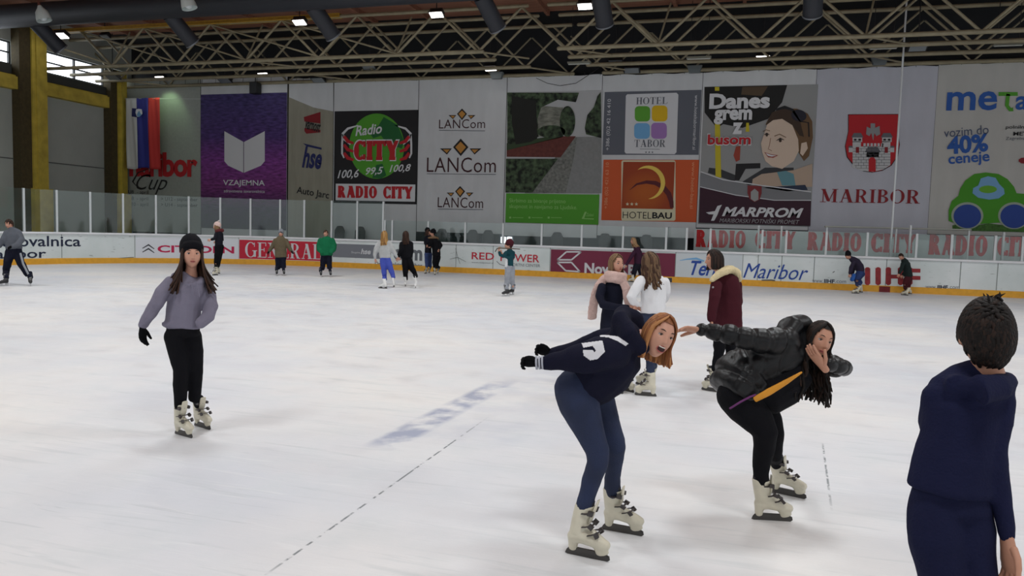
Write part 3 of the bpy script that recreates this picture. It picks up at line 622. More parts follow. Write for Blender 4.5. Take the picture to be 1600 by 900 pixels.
A.rect('sign_field', 525, 287, 649, 313, wht, 2); A.text('RADIO CITY', 528, 290, 645, 309, red, 3, G=SLAB)
# 5 lancom
t, A = banner(655, 792, 122, 362, WH, 'white banner with three brown diamond logos reading LANCom in three sizes')
for cx, cy, s_, ty in ((722, 180, .78, (187, 201, 686, 758)), (720, 232, 1.2, (246, 269, 667, 775)), (719, 301, .78, (308, 324, 684, 755))):
    A.poly('emblem', [(cx-10*s_, cy-2), (cx, cy-12*s_-1), (cx+10*s_, cy-2), (cx, cy+10*s_)], blk, 1); A.poly('emblem', [(cx-7*s_, cy-2), (cx, cy-8*s_-1), (cx+7*s_, cy-2), (cx, cy+6.5*s_)], gold, 2)
    for g in (-1, 1):
        A.poly('emblem', [(cx+g*27*s_, cy), (cx+g*11.5*s_, cy), (cx+g*18*s_, cy+8*s_)], blk, 1); A.poly('emblem', [(cx+g*23*s_, cy+1.4*s_), (cx+g*14*s_, cy+1.4*s_), (cx+g*18*s_, cy+6*s_)], gold, 2)
    A.text('LANCom', ty[2], ty[0], ty[3], ty[1], m_('print_maroon_black', (58, 18, 26)), 1, bold=-.004, space=1.05); A.ribbon('underline', [(ty[2], ty[1]+2.6), (ty[3], ty[1]+3.6)], .9, gry, 1)
# 6 park
t, A = banner(793, 941, 120, 368, WH, 'banner with a photograph of a tree lined park path above a green strip')
fol = bpy.data.materials.new('foliage_print'); fol.use_nodes = True; nt = fol.node_tree; b = nt.nodes['Principled BSDF']; b.inputs['Roughness'].default_value = .8; tc = N(nt, 'ShaderNodeTexCoord'); nz = N(nt, 'ShaderNodeTexNoise', Scale=5, Detail=6); nt.links.new(tc.outputs['Object'], nz.inputs['Vector'])
rp = nt.nodes.new('ShaderNodeValToRGB'); nt.links.new(nz.outputs[0], rp.inputs[0]); rp.color_ramp.elements[0].position = .38; rp.color_ramp.elements[0].color = srgb(12, 20, 12); rp.color_ramp.elements[1].position = .68; rp.color_ramp.elements[1].color = srgb(78, 98, 70); nt.links.new(rp.outputs[0], b.inputs['Base Color'])
stone = mat('cobble_print', (112, 114, 110), .8, var=.4, vscale=9); pave = mat('paving_print', (130, 132, 132), .8, var=.08); redp = mat('red_path_print', (96, 48, 42), .8, var=.2, vscale=8)
dk = m_('tree_trunk_print', (22, 24, 20)); bld = mat('building_print', (120, 122, 112), .8, var=.45, vscale=3.5, stretch=(1, 1, 2.5))
A.rect('picture', 793.5, 144.5, 939.5, 301, m_('print_sky', (176, 178, 180)), 1)
A.poly('building', [(840, 165), (880, 168), (880, 212), (840, 214)], bld, 2)
A.poly('paving', [(899, 214), (940, 214), (940, 302), (820, 302), (880, 232)], stone, 2); A.poly('paving', [(902, 214), (940, 214), (940, 302), (884, 302), (896, 250)], pave, 3)
A.poly('path', [(792, 245), (792, 235), (880, 213), (900, 213), (876, 246)], redp, 3); A.poly('hedge', [(791, 248), (872, 248), (832, 301), (790, 301)], fol, 3)
A.poly('grass', [(792, 224), (880, 210), (880, 214), (792, 235)], m_('grass_print', (48, 66, 40)), 3)
A.poly('tree', [(793, 145), (905, 145), (900, 160), (872, 156), (846, 168), (840, 186), (842, 214), (800, 226), (793, 226)], fol, 4); A.poly('tree', [(800, 150), (838, 158), (840, 216), (830, 222), (806, 226), (800, 190)], dk, 5)
A.ell('tree', 887, 190, 12, 24, fol, 5); A.ell('tree', 862, 206, 22, 10, fol, 5)
A.poly('tree', [(939, 144), (934, 150), (928, 168), (918, 180), (914, 200), (916, 210), (940, 216)], fol, 5)
A.rect('strip', 791, 302, 936, 347.5, grn, 2)
lt = m_('print_pale_green', (140, 190, 110)); A.text('Skrbimo za bivanje prijetno', 796, 310, 884, 318, lt, 3); A.text('skupnost in navijamo za Ljudske.', 796, 319, 902, 327, lt, 3)
for xx in (796, 826, 856): A.ribbon('icon', [(xx, 340), (xx+3, 340)], 3, lt, 3); A.ribbon('icon', [(xx+5, 340), (xx+22, 340.3)], .8, lt, 3)
A.poly('logo', [(914, 331), (917, 331), (913, 341), (928, 341.5), (928, 343), (909, 342)], lt, 3); A.text('Zeleni', 916, 333, 928, 338, lt, 3, shear=.3)
# 7 hotels
t, A = banner(942, 1098, 117, 368, WH, 'banner with the grey HOTEL TABOR poster above the orange HOTEL BAU poster')
A.rect('poster', 945, 144, 1094, 242, gry, 1); A.rect('poster', 943, 249.5, 1090, 344, orange, 1)
A.poly('sign_field', [(980, 147.5), (1057, 145), (1060, 148), (1057, 238), (1054, 241), (978, 240), (976, 237), (978, 150)], wht, 2)
A.text('HOTEL', 994, 152.5, 1043, 163.5, gry, 3, G=SERIF); A.text('TABOR', 991, 218.5, 1040, 230, gry, 3, G=SERIF)
def rsq(x0, y0, x1, y1, r): 
    P = []
    for cx, cy, a in ((x1-r, y1-r, 0), (x0+r, y1-r, 90), (x0+r, y0+r, 180), (x1-r, y0+r, 270)):
        P += [(cx+r*math.cos(math.radians(a+q)), cy+r*math.sin(math.radians(a+q))) for q in (0, 30, 60, 90)]
    return P
A.poly('emblem', rsq(992, 166, 1016, 190, 6), m_('square_green', (90, 160, 50)), 3); A.poly('emblem', rsq(1018.5, 165, 1043, 190, 6), m_('square_yellow', (214, 176, 20)), 3); A.poly('emblem', rsq(991, 192.5, 1015.5, 217, 6), m_('square_blue', (110, 168, 214)), 3); A.poly('emblem', rsq(1017.5, 192, 1042, 217, 6), m_('square_violet', (158, 118, 182)), 3)
A.ribbon('underline', [(1000, 233), (1031, 233.3)], .7, gry, 3)
def star(cx, cy, r): return [(cx+(r if i % 2 == 0 else r*.42)*math.sin(math.pi*i/5), cy-(r if i % 2 == 0 else r*.42)*math.cos(math.pi*i/5)) for i in range(10)]
A.polys('stars', [star(1009.5+5*i, 238, 1.9) for i in range(3)], gry, 3)
A.text('+386 (0)2 42 16 410', 946.5, 155, 955, 235, wht, 3, rot=90); A.text('www.hoteltabormaribor.si', 1082, 149, 1089, 234, wht, 3, rot=-90)
A.text('+386 (0)2 421 63 10', 944, 254, 952, 326, m_('print_salmon', (214, 150, 110)), 3, rot=90); A.text('www.hotel-bau.si', 1078, 253, 1085, 326, m_('print_salmon', (214, 150, 110)), 3, rot=-90)
A.poly('sign_field', rsq(971, 250.5, 1055.5, 345, 3), cream, 2)
og = bpy.data.materials.new('orange_glow_print'); og.use_nodes = True; nt = og.node_tree; b = nt.nodes['Principled BSDF']; b.inputs['Roughness'].default_value = .8; tc = N(nt, 'ShaderNodeTexCoord'); mpn = N(nt, 'ShaderNodeMapping'); mpn.inputs['Location'].default_value = (-.45, 0, -.35); nt.links.new(tc.outputs['Generated'], mpn.inputs[0]); gr = N(nt, 'ShaderNodeTexGradient', gradient_type='SPHERICAL'); nt.links.new(mpn.outputs[0], gr.inputs[0]); rp = nt.nodes.new('ShaderNodeValToRGB'); nt.links.new(gr.outputs[0], rp.inputs[0]); rp.color_ramp.elements[0].position = .3; rp.color_ramp.elements[0].color = srgb(150, 62, 30); rp.color_ramp.elements[1].position = .95; rp.color_ramp.elements[1].color = srgb(218, 130, 40); nt.links.new(rp.outputs[0], b.inputs['Base Color'])
A.rect('picture', 974, 253, 1053, 325.5, og, 3)
def crescent(cx, cy, r, a0, a1, w, n=20): return [(cx+r*math.cos(math.radians(a0+(a1-a0)*i/n)), cy+r*math.sin(math.radians(a0+(a1-a0)*i/n))) for i in range(n+1)], [w*math.sin(math.pi*(i/n))**.8+.2 for i in range(n+1)]
p_, w_ = crescent(1011, 286, 25, -125, 85, 7); A.ribbon('emblem', p_, w_, m_('crescent_yellow', (226, 196, 90)), 5)
p_ = [(984, 297), (995, 288), (1010, 284.5), (1024, 286), (1036, 292), (1045, 303), (1049, 315), (1050, 325)]; A.ribbon('emblem', p_, [.5, 3, 5, 6.5, 8, 8, 7, 5.5], m_('crescent_wine', (86, 26, 34)), 4)
A.polys('stars', [star(980.5+7*i, 319, 3) for i in range(3)], cream, 4)
A.text('HOTEL', 973, 330.5, 1018, 341, blk, 3, bold=-.006); A.text('BAU', 1019, 331.5, 1050, 341.5, blk, 3, bold=.03)
# 8 smiling woman
t, A = banner(1099, 1276, 112, 356, WH, 'dark poster of a smiling woman with sunglasses on her head reading Danes grem z busom')
A.rect('picture', 1100.5, 136, 1272, 350, m_('print_blurred_grey', (146, 148, 148)), 1)
A.poly('picture', [(1101, 136), (1230, 133), (1222, 160), (1200, 186), (1160, 200), (1130, 194), (1120, 200), (1101, 176)], m_('print_black_blur', (18, 18, 18)), 2)
A.poly('picture', [(1160, 136), (1200, 135), (1190, 150), (1158, 148)], m_('print_brown_blur', (78, 62, 44)), 3)
for p in ([(1117, 136), (1124, 136), (1124, 142), (1117, 142)], [(1117, 192), (1125, 192), (1127, 278), (1118, 276)], [(1166, 192), (1170, 192), (1171, 206), (1165, 206)]): A.poly('picture', p, m_('print_pole_yellow', (190, 176, 36)), 3)
A.poly('picture', [(1150, 256), (1188, 255), (1188, 263), (1165, 264), (1155, 282), (1148, 282)], blk, 3); A.poly('picture', [(1108, 262), (1125, 264), (1150, 274), (1148, 284), (1106, 270)], m_('print_dark_blur', (50, 52, 56)), 2); A.poly('picture', [(1195, 262), (1240, 262), (1240, 270), (1170, 290), (1160, 284)], m_('print_dark_blur', (50, 52, 56)), 2)
A.poly('picture', [(1150, 229), (1157, 228), (1156, 250), (1150, 253), (1146, 243)], m_('print_red_blur', (150, 60, 44)), 3)
A.poly('jacket', [(1175, 289), (1176, 280), (1190, 272), (1240, 266), (1269, 256), (1269, 292), (1220, 292)], m_('print_skin_shade', (176, 156, 138)), 4)
A.poly('top', [(1214, 269), (1228, 267), (1240, 272), (1243, 290), (1222, 290)], m_('print_teal', (96, 140, 150)), 5)
A.poly('hair', [(1196, 195), (1204, 180), (1220, 170), (1245, 170), (1262, 178), (1269, 190), (1270, 215), (1264, 244), (1256, 252), (1246, 236), (1232, 200)], m_('print_hair_brown', (104, 78, 52)), 4)
A.poly('face', [(1199, 194), (1206, 186), (1222, 184), (1238, 196), (1247, 218), (1248, 236), (1240, 252), (1222, 264), (1206, 260), (1196, 252), (1191, 238), (1189, 224), (1193, 212)], m_('print_skin', (204, 184, 166)), 5)
A.poly('hair', [(1197, 196), (1206, 176), (1224, 169), (1238, 171), (1250, 190), (1256, 214), (1249, 212), (1238, 196), (1222, 186), (1208, 188)], m_('print_hair_dark', (58, 42, 30)), 6)
A.poly('ear', [(1252, 224), (1260, 222), (1262, 232), (1254, 244), (1250, 240)], m_('print_skin', (204, 184, 166)), 6)
A.ell('sunglasses', 1248, 181, 12, 9, m_('print_lens', (30, 30, 44)), 7, rot=12); A.ribbon('sunglasses', [(1212, 172), (1226, 168), (1238, 172), (1250, 190), (1263, 192), (1264, 214)], [3, 5, 4, 2, 2, 2], blk, 7)
A.ribbon('eye', [(1194, 211), (1198, 208.5), (1202, 211)], [.8, 1.8, .8], blk, 7); A.ribbon('eye', [(1213, 220), (1219, 216.5), (1225, 219)], [.8, 2.2, .8], blk, 7); A.ell('iris', 1198, 211.5, 2, 2.2, m_('print_iris', (60, 46, 36)), 7, n=10); A.ell('iris', 1219, 220, 2.4, 2.6, m_('print_iris', (60, 46, 36)), 7, n=10)
A.ribbon('eyebrow', [(1192, 206), (1197, 203), (1203, 205)], .9, m_('print_hair_brown', (104, 78, 52)), 7); A.ribbon('eyebrow', [(1210, 213), (1218, 210), (1228, 215)], 1.2, m_('print_hair_brown', (104, 78, 52)), 7)
A.ribbon('nose', [(1204, 216), (1202, 228), (1200, 233), (1206, 236)], 1.0, m_('print_skin_dark', (150, 118, 102)), 7)
A.poly('mouth', [(1194, 238), (1204, 241), (1216, 243), (1208, 247), (1200, 246)], m_('print_lip', (150, 74, 66)), 7); A.poly('teeth', [(1196, 239.5), (1204, 242), (1213, 243.5), (1206, 245), (1200, 243.8)], wht, 8)
A.poly('wave', [(1095, 270), (1115, 277), (1165, 289), (1200, 292), (1267, 301), (1267, 313), (1210, 313), (1150, 306), (1094, 292)], m_('print_mid_grey', (120, 122, 126)), 6); A.poly('wave', [(1094, 292), (1150, 306), (1210, 313), (1267, 314), (1266, 353), (1092, 348)], wine, 7)
A.ribbon('wave', [(1095, 268.5), (1130, 281), (1190, 290), (1267, 300)], 1.5, wht, 8); A.ribbon('wave', [(1094, 292), (1150, 305), (1210, 313), (1267, 313)], 1.2, wht, 8)
A.poly('bus_rail', [(1190, 293), (1258, 289), (1262, 297), (1230, 299)], m_('print_rail_blue', (36, 48, 70)), 6)
A.poly('shield', [(1168, 290), (1190, 291), (1190, 302), (1187, 312), (1179, 316), (1171, 311), (1168, 302)], m_('print_shield_red', (120, 40, 44)), 9); A.poly('shield', [(1173, 300), (1179, 295), (1185, 300), (1185, 312), (1179, 315), (1173, 311)], m_('print_pale_grey', (150, 152, 152)), 10)
A.text('Danes', 1108, 147, 1203, 171, wht, 9, bold=.045); A.text('grem', 1115, 172, 1175, 195, wht, 9, bold=.045); A.text('z', 1144, 192, 1160, 210, wht, 9, bold=.045)
A.text('busom', 1104.5, 209, 1174, 228, wht, 9, bold=.05); A.text('busom', 1105.5, 210.5, 1173, 226.5, red, 10, bold=.03)
A.text('MARPROM', 1128, 323, 1255, 338, wht, 9, bold=.035, shear=.3); A.text('MARIBORSKI POTNIŠKI PROMET', 1124, 339.5, 1249, 347.5, m_('print_mid_grey2', (150, 150, 154)), 9, shear=.25)
A.poly('logo', [(1103, 332), (1117, 330), (1121, 322), (1128, 320), (1124, 328), (1121, 336), (1116, 345), (1111, 345), (1115, 335), (1108, 335)], wht, 9)
# 9 shield banner
t, A = banner(1277, 1466, 107, 364, WH2, 'white banner with a red shield bearing a castle, reading MARIBOR')
sh = [(1326, 179.5), (1405, 179), (1402, 205), (1405, 225), (1402, 243), (1392, 258), (1378, 266), (1364, 269), (1350, 267), (1335, 259), (1324, 245), (1321, 228), (1326, 205)]
A.poly('shield', [(x+(1 if x > 1364 else -1)*1.0, y+(.8 if y > 190 else -.8)) for x, y in sh], blk, 1); A.poly('shield', sh, red, 2)
castle = mat('castle_stone', (186, 188, 190), .8); mort = m_('mortar_line', (92, 92, 96))
A.polys('castle', [[(1332, 221), (1332, 262), (1347, 267), (1364, 268.3), (1380, 265), (1391, 258), (1391, 221), (1378, 221), (1378, 229), (1345, 229), (1345, 221)], [(1332, 214), (1347, 214), (1347, 222), (1332, 222)], [(1378, 214), (1393, 214), (1393, 222), (1378, 222)],
    [(1326, 231), (1332, 231), (1332, 238), (1326, 238)], [(1391, 231), (1397, 231), (1397, 238), (1391, 238)], [(1354, 238), (1373, 238), (1373, 246), (1354, 246)]]+[[(1349+5.5*k, 224), (1352.5+5.5*k, 224), (1352.5+5.5*k, 230), (1349+5.5*k, 230)] for k in range(6)], castle, 3)
for q_ in [[(1330, 215), (1334, 208), (1345, 208), (1349, 215)], [(1376, 215), (1380, 208), (1391, 208), (1395, 215)], [(1351, 238), (1356, 230), (1371, 230), (1376, 238)], [(1325, 231), (1327, 228), (1331, 228), (1333, 231)], [(1390, 231), (1392, 228), (1396, 228), (1398, 231)]]: A.poly('roof', q_, m_('print_roof_grey', (96, 98, 104)), 4)
A.polys('mortar', [[(x0, y), (x1, y), (x1, y+.6), (x0, y+.6)] for k in range(8) for y in (232+k*4.4,) for x0, x1 in ((1332+max(0, k-5)*3, 1391-max(0, k-5)*3),)]+[[(x, 232+k*4.4), (x+.6, 232+k*4.4), (x+.6, 236.4+k*4.4), (x, 236.4+k*4.4)] for k in range(7) for x in [1337+(k % 2)*4+8*j for j in range(6 if k < 6 else 5)]], mort, 4)
A.poly('gate', [(1357, 268), (1357, 250), (1360, 246), (1365, 246), (1368, 250), (1368, 268)], red, 5)
for q_ in [[(1337, 222+8), (1342, 230), (1342, 239), (1337, 239)], [(1382, 230), (1387, 230), (1387, 239), (1382, 239)]]: A.poly('window_slit', q_, dred, 5)
for q_ in [[(1334, 217), (1338, 217), (1338, 220), (1334, 220)], [(1341, 217), (1345, 217), (1345, 220), (1341, 220)], [(1380, 217), (1384, 217), (1384, 220), (1380, 220)], [(1387, 217), (1391, 217), (1391, 220), (1387, 220)], [(1357, 241), (1362, 241), (1362, 244), (1357, 244)], [(1365, 241), (1370, 241), (1370, 244), (1365, 244)]]: A.poly('window_slit', q_, blk, 5)
A.poly('dove', [(1360, 193), (1367, 193), (1367, 200), (1374, 197), (1375, 210), (1369, 213), (1366, 208), (1364, 220), (1361, 208), (1358, 213), (1353, 210), (1354, 198), (1360, 201)], m_('dove_grey', (136, 138, 140)), 5)
A.text('MARIBOR', 1281, 295, 1438, 316, dred, 2, G=SERIF)
# 10 taxi banner
t, A = banner(1467, 1670, 100, 366, WH3, 'off-white taxi banner with a green cartoon car and the words 40% ceneje')
A.text('me', 1478, 144, 1558, 173.5, blu, 2, bold=.02); A.ribbon('lettering', [(1560, 147), (1590, 147)], 6, grn, 2); A.ribbon('lettering', [(1575, 147), (1573, 165), (1578, 171.5), (1583, 171)], 6, grn, 2); A.text('axi', 1586, 143, 1640, 172, blu, 2, bold=.02)
A.text('vozim do', 1475, 201, 1545, 215, m_('print_slate', (74, 84, 110)), 2, rot=5); A.text('40%', 1480, 213.5, 1545, 242, blu, 2, bold=.035, rot=5); A.text('ceneje', 1482, 241, 1547, 262, blu, 2, bold=.02, rot=5)
A.text('polnilna postaja', 1571, 196, 1640, 203, blk, 2, bold=.01); A.text('METATAXI', 1583, 206, 1640, 212, blk, 2, bold=.02); A.text('Zagrebska 20', 1571, 214, 1620, 220, gry, 2); A.ell('flower', 1600, 251, 9, 5, dred, 2, n=9)
cg = m_('car_green', (64, 140, 24)); 
A.poly('grass_strip', [(1488, 352), (1500, 350), (1520, 353), (1545, 349), (1570, 352), (1600, 349), (1650, 352), (1650, 364), (1488, 360)], mat('grass_strip', (60, 100, 40), .8, var=.4, vscale=14), 2)
A.poly('car', [(1482, 345), (1482, 328), (1487, 314), (1497, 306), (1500, 295), (1508, 282), (1522, 272), (1540, 269.5), (1560, 272), (1574, 280), (1584, 292), (1588, 302), (1602, 303), (1640, 312), (1645, 345), (1560, 348), (1500, 352)], cg, 3)
for cx in (1511, 1584): A.ell('wheel_arch', cx, 337, 25, 21, m_('print_sage', (150, 162, 148)), 4); A.ell('wheel', cx, 338, 21.5, 18.5, m_('wheel_blue', (34, 64, 140)), 5)
A.poly('window', [(1528, 290), (1532, 279), (1543, 275.5), (1555, 278), (1561, 288), (1568, 295), (1569, 303), (1560, 310), (1545, 312), (1528, 309), (1519, 302), (1520, 294)], lblu, 5); A.ell('window_spot', 1543, 296, 14, 6, m_('print_leaf', (96, 160, 40)), 6, n=16)
# RADIO CITY board lettering
A = Art(Surf('wall', BY), sb); worn = mat('worn_red_lettering', (176, 30, 34), .8, var=.25, vscale=5)
for x0, x1, y0, y1 in ((1087, 1165, 358.5, 386), (1179, 1243, 360, 388), (1261, 1346, 362, 391), (1360, 1431, 364, 394), (1450, 1543, 366, 398), (1557, 1625, 369, 400)):
    A.text('RADIO' if x0 in (1087, 1261, 1450) else 'CITY', x0, y0, x1, y1, worn, 1, G=SLAB)
# ------------------------------------------------------------------ adverts on the boards
A = Art(Surf('board'), boards); dk_ = m_('board_navy', (26, 36, 62)); brd = m_('board_red', (190, 32, 56)); bgr = m_('board_grey', (120, 124, 132)); bwine = m_('board_wine', (116, 40, 66)); bwh = m_('board_white', (220, 224, 230))
A.text('Zavarovalnica', -42, 368, 126, 386, dk_, 2, bold=.012); A.text('Maribor', -30, 390, 72, 405, dk_, 2, bold=.012)
A.rect('advert_field', 212, 370.5, 373, 404.5, bwh, 1)
A.text('CITROEN', 246, 383, 366, 394.5, m_('board_magenta', (188, 28, 78)), 2, bold=.03)
for dy in (0, 6): A.ribbon('emblem', [(222.5, 388+dy), (232, 382.5+dy), (241, 389+dy)], [1.2, 2.6, 1.2], m_('board_dark_grey', (64, 66, 74)), 2)
A.rect('advert_field', 374, 374.5, 519, 404, brd, 1); A.text('GENERALI', 383, 378, 510, 402, wht, 2, G=SERIF)
A.rect('advert_field', 520, 380.5, 594, 401.5, bgr, 1); A.text('hse', 564, 388.5, 579.5, 397, wht, 2, bold=.03, shear=.2); A.text('Skupina', 549, 392.5, 563, 396.5, wht, 2)
A.text('dem', 615, 382, 660, 406, m_('board_mid_grey', (104, 108, 114)), 2, bold=.04); A.text('Drava Elektra Maribor', 586, 408.5, 660, 415, dk_, 2)
A.text('RED', 737, 394, 772, 405, brd, 2, bold=.01); A.text('POWER', 782, 396, 843, 408, brd, 2, bold=.01); A.text('www.redpower.si', 737, 408.5, 771, 411.5, bgr, 2); A.text('SPORTNI CENTER', 795, 411, 844, 415.5, bgr, 2)
A.ribbon('emblem', [(776, 408), (781, 413), (788, 415), (796, 413)], 1, bgr, 2)
A.rect('advert_field', 861, 389.5, 1055, 425.5, bwine, 1)
def frame(pts, w): 
    for i in range(len(pts)): A.ribbon('emblem', [pts[i], pts[(i+1) % len(pts)]], w, wht, 2)
frame([(871, 406), (885, 393.5), (908, 393.5), (893, 406)], 2.4); frame([(871, 410), (893, 410), (906, 424.5), (884, 423)], 2.4)
A.text('Nova KBM', 913, 410.5, 1010, 427.5, wht, 2, bold=.035)
A.rect('advert_field', 1057, 393, 1160, 432.5, m_('board_pale', (206, 214, 218)), 1)
bb = m_('board_script_blue', (40, 74, 156)); A.text('Terme', 1079, 407, 1146, 430, bb, 2, bold=.02, shear=.35); A.text('Maribor', 1161, 411, 1263, 434, bb, 2, shear=.35)
A.ribbon('emblem', [(1062, 407), (1074, 405), (1088, 404), (1100, 408), (1096, 411)], [.8, 2, 3.4, 2.6, 1], m_('board_sky', (120, 176, 220)), 2)
iih = mat('board_worn_red', (150, 44, 50), .7, var=.25, vscale=6)
def bar_(x0, y0, x1, y1, w): A.ribbon('lettering', [(x0, y0), (x1, y1)], w, iih, 3)
for x in (1355.5, 1372, 1388, 1407, 1421.5): A.ribbon('lettering', [(x, 417.5), (x, 419.5), (x, 443), (x, 445.5)], [3, 8.5, 8.5, 3], iih, 2)
bar_(1388, 432, 1407, 432.3, 6); bar_(1421, 422.5, 1438, 423, 6); bar_(1421, 434, 1438, 434.3, 6)
for x0 in (1269, 1446): A.text('www.', x0, 437+(x0 > 1300)*9.5, x0+17, 441.5+(x0 > 1300)*9.5, bgr, 2); A.text('IIHF', x0+18.5, 436+(x0 > 1300)*9.3, x0+35, 442+(x0 > 1300)*9.3, dk_, 2, bold=.03); A.text('.com', x0+36, 438+(x0 > 1300)*9, x0+53, 442+(x0 > 1300)*9, bgr, 2)
scr = m_('board_scratch', (92, 96, 96))
A.ribbon('scratch', [(712, 388), (716, 404), (719, 412)], .5, scr, 3); A.ribbon('scratch', [(703, 405), (715, 402), (728, 409)], .5, scr, 3); A.ribbon('scratch', [(1190, 438), (1205, 437.5), (1211, 438.5)], 2, scr, 3); A.ribbon('scratch', [(180, 404), (200, 402.5), (209, 402)], 1, scr, 3); A.ribbon('scratch', [(1301, 426), (1304, 424)], 1.2, scr, 3)
A.poly('door_stop', [(1043, 434), (1050, 434), (1050, 441), (1043, 441)], m_('board_dark_grey', (64, 66, 74)), 8)

# ------------------------------------------------------------------ flag
a = py_(196, 154, 30.0); b = py_(250, 154, 30.0); zb = py_(196, 263, 30.0)[2]
t = thing('flag', 'white, blue and red striped flag with a small coat of arms hanging down its length', 'flag', ((a[0]+b[0])/2, 30.0, zb)); O = np.array(t.location)
cols = [m_('flag_white', (206, 208, 206)), m_('flag_blue', (48, 52, 140)), m_('flag_red', (196, 52, 50))]
wave = lambda u, z: 30.0+.03*math.sin(u*9+z*.8)+.012*math.sin(u*23+z*2)
for k in range(3):
    V = []; nx, nz = 10, 26
    for j in range(nz+1):
        for i in range(nx+1):
            q = (k+i/nx)/3; zz = zb+(a[2]-zb)*j/nz; nar = 1-.04*(1-j/nz); u = a[0]+(b[0]-a[0])*q*nar+.08*(1-j/nz)
            V.append((u, wave(u, zz), zz-(.04*math.sin(q*9) if j == 0 else 0)))
    mb = MB(); mb.add(V, [(j*(nx+1)+i, j*(nx+1)+i+1, (j+1)*(nx+1)+i+1, (j+1)*(nx+1)+i) for j in range(nz) for i in range(nx)]); o = mb.build('stripe', cols[k], t, True, O)
    md = o.modifiers.new('s', 'SOLIDIFY'); md.thickness = .004; o['label'] = ('white stripe', 'blue stripe', 'red stripe')[k]
A = Art(Surf('wall', 29.93), t); A.poly('coat_of_arms', [(206.5, 169), (217, 170), (217, 184), (206, 182)], navy, 1); A.poly('coat_of_arms', [(217, 170), (222, 171), (223, 178), (218, 183), (214, 182), (212, 176), (213, 171)], bwh, 2); A.poly('coat_of_arms', [(214, 181), (216, 176), (218, 173), (220, 177), (222, 180), (218, 183)], lblu, 3)
mb = MB(); mb.loft([(a[0]-.05, 30.02, a[2]+.01), (b[0]+2.2, 30.02, a[2]-.1)], [.008, .008], n=6); mb.build('cord', m_post, t, origin=O)
# ================================================================== PEOPLE
CR, CU, CF = W[:, 0], W[:, 1], -W[:, 2]              # camera right, up, forward in the world
def cv(r, u, t): v = CR*r+CU*u-CF*t; return v/np.linalg.norm(v)
def remesh_np(mb, voxel, smooth=4):
    me = bpy.data.meshes.new('t'); me.from_pydata(mb.v, [], mb.f)
    bm = bmesh.new(); bm.from_mesh(me); bmesh.ops.recalc_face_normals(bm, faces=bm.faces); bm.to_mesh(me); bm.free()
    o = bpy.data.objects.new('t', me); COL.objects.link(o)
    m = o.modifiers.new('r', 'REMESH'); m.mode = 'VOXEL'; m.voxel_size = voxel
    if smooth: s = o.modifiers.new('s', 'SMOOTH'); s.factor = .5; s.iterations = smooth
    e = bpy.data.meshes.new_from_object(o.evaluated_get(bpy.context.evaluated_depsgraph_get()))
    n = len(e.vertices); v = np.empty(n*3); e.vertices.foreach_get('co', v); nr = np.empty(n*3); e.vertices.foreach_get('normal', nr)
    f = [tuple(p.vertices) for p in e.polygons]
    bpy.data.objects.remove(o); bpy.data.meshes.remove(me); bpy.data.meshes.remove(e)
    return v.reshape(-1, 3), nr.reshape(-1, 3), f
def folds(v, nr, amp, scale, seed=0):
    rng = np.random.RandomState(seed); d = np.zeros(len(v))
    wv = v+.35/scale*np.stack([np.sin(v[:, 2]*scale*.7+1), np.sin(v[:, 0]*scale*.6+2), np.sin(v[:, 1]*scale*.8)], 1)
    for k in range(5):
        q = rng.normal(size=3); q[2] *= 1.5; q /= np.linalg.norm(q); s = scale*(1+.5*k)
        d += (1-2*np.abs(np.sin(wv @ q*s+rng.uniform(0, 6))))/(1+.6*k)
    return v+nr*(d*amp*.5)[:, None]
def skin_tone(c): return mat('skin_%d_%d_%d' % c, c, .5, var=.03, vscale=30, spec=.35)
def fab(name, c, **k):
    k.setdefault('spec', .12); k.setdefault('bump', .25); k.setdefault('bscale', 160); k.setdefault('var', .08); k.setdefault('vscale', 9); return mat(name, c, k.pop('rough', .88), **k)
SK = skin_tone((196, 146, 124)); SK2 = skin_tone((186, 136, 112))
M_eye = mat('eye_white', (206, 200, 196), .25); M_iris = mat('iris_brown', (44, 28, 20), .15); M_lip = mat('lip', (168, 84, 80), .45); M_mouth = mat('mouth_dark', (52, 16, 16), .7); M_teeth = mat('teeth', (226, 222, 210), .3); M_brow = mat('eyebrow_hair', (62, 42, 32), .8)

def head_verts(res, s, open_=0):
    nu, nv = res; V = []
    a, b, c = .072, .094, .112
    for i in range(nv+1):
        al = math.pi*i/nv-math.pi/2
        for j in range(nu):
            be = 2*math.pi*j/nu+math.pi/2
            V.append((a*math.cos(al)*math.cos(be), b*math.cos(al)*math.sin(be), c*math.sin(al)))
    V = np.array(V); x, y, z = V.T.copy(); t = np.clip(-z/c, 0, 1); front = np.clip(y/b*2.2, 0, 1)
    x *= 1-.34*t**1.7; x *= 1+.05*np.clip(z/c, 0, 1)
    y = np.where(y > 0, y*(1-.04*t), y*(1-.5*t**1.4)); y += .008*t
    G = lambda u, w: np.exp(-(u/w)**2)
    g = np.where(z < -.022, G(z+.022, .010), np.clip((.030-z)/.052, 0, 1)**.9)
    y += front*(.021*G(x, .010)*g + .004*G(x, .018)*G(z+.026, .01))
    y -= front*.010*G(np.abs(x)-.031, .015)*G(z-.013, .012)
    y += front*.004*G(np.abs(x)-.026, .02)*G(z-.034, .008)
    y += front*.004*G(np.abs(x)-.040, .018)*G(z+.024, .02)
    y += front*(.005*G(x, .020)*G(z+.055, .009)+.006*G(x, .022)*G(z+.094, .013)-.003*G(x, .03)*G(z+.073, .007))
    if open_: y -= front*.02*G(x, .017)*G(z+.058, .014); z = z-open_*.012*t*front
    V = np.stack([x, y, z], 1)*s
    fs = [(i*nu+j, i*nu+(j+1) % nu, (i+1)*nu+(j+1) % nu, (i+1)*nu+j) for i in range(nv) for j in range(nu)]
    return V, fs

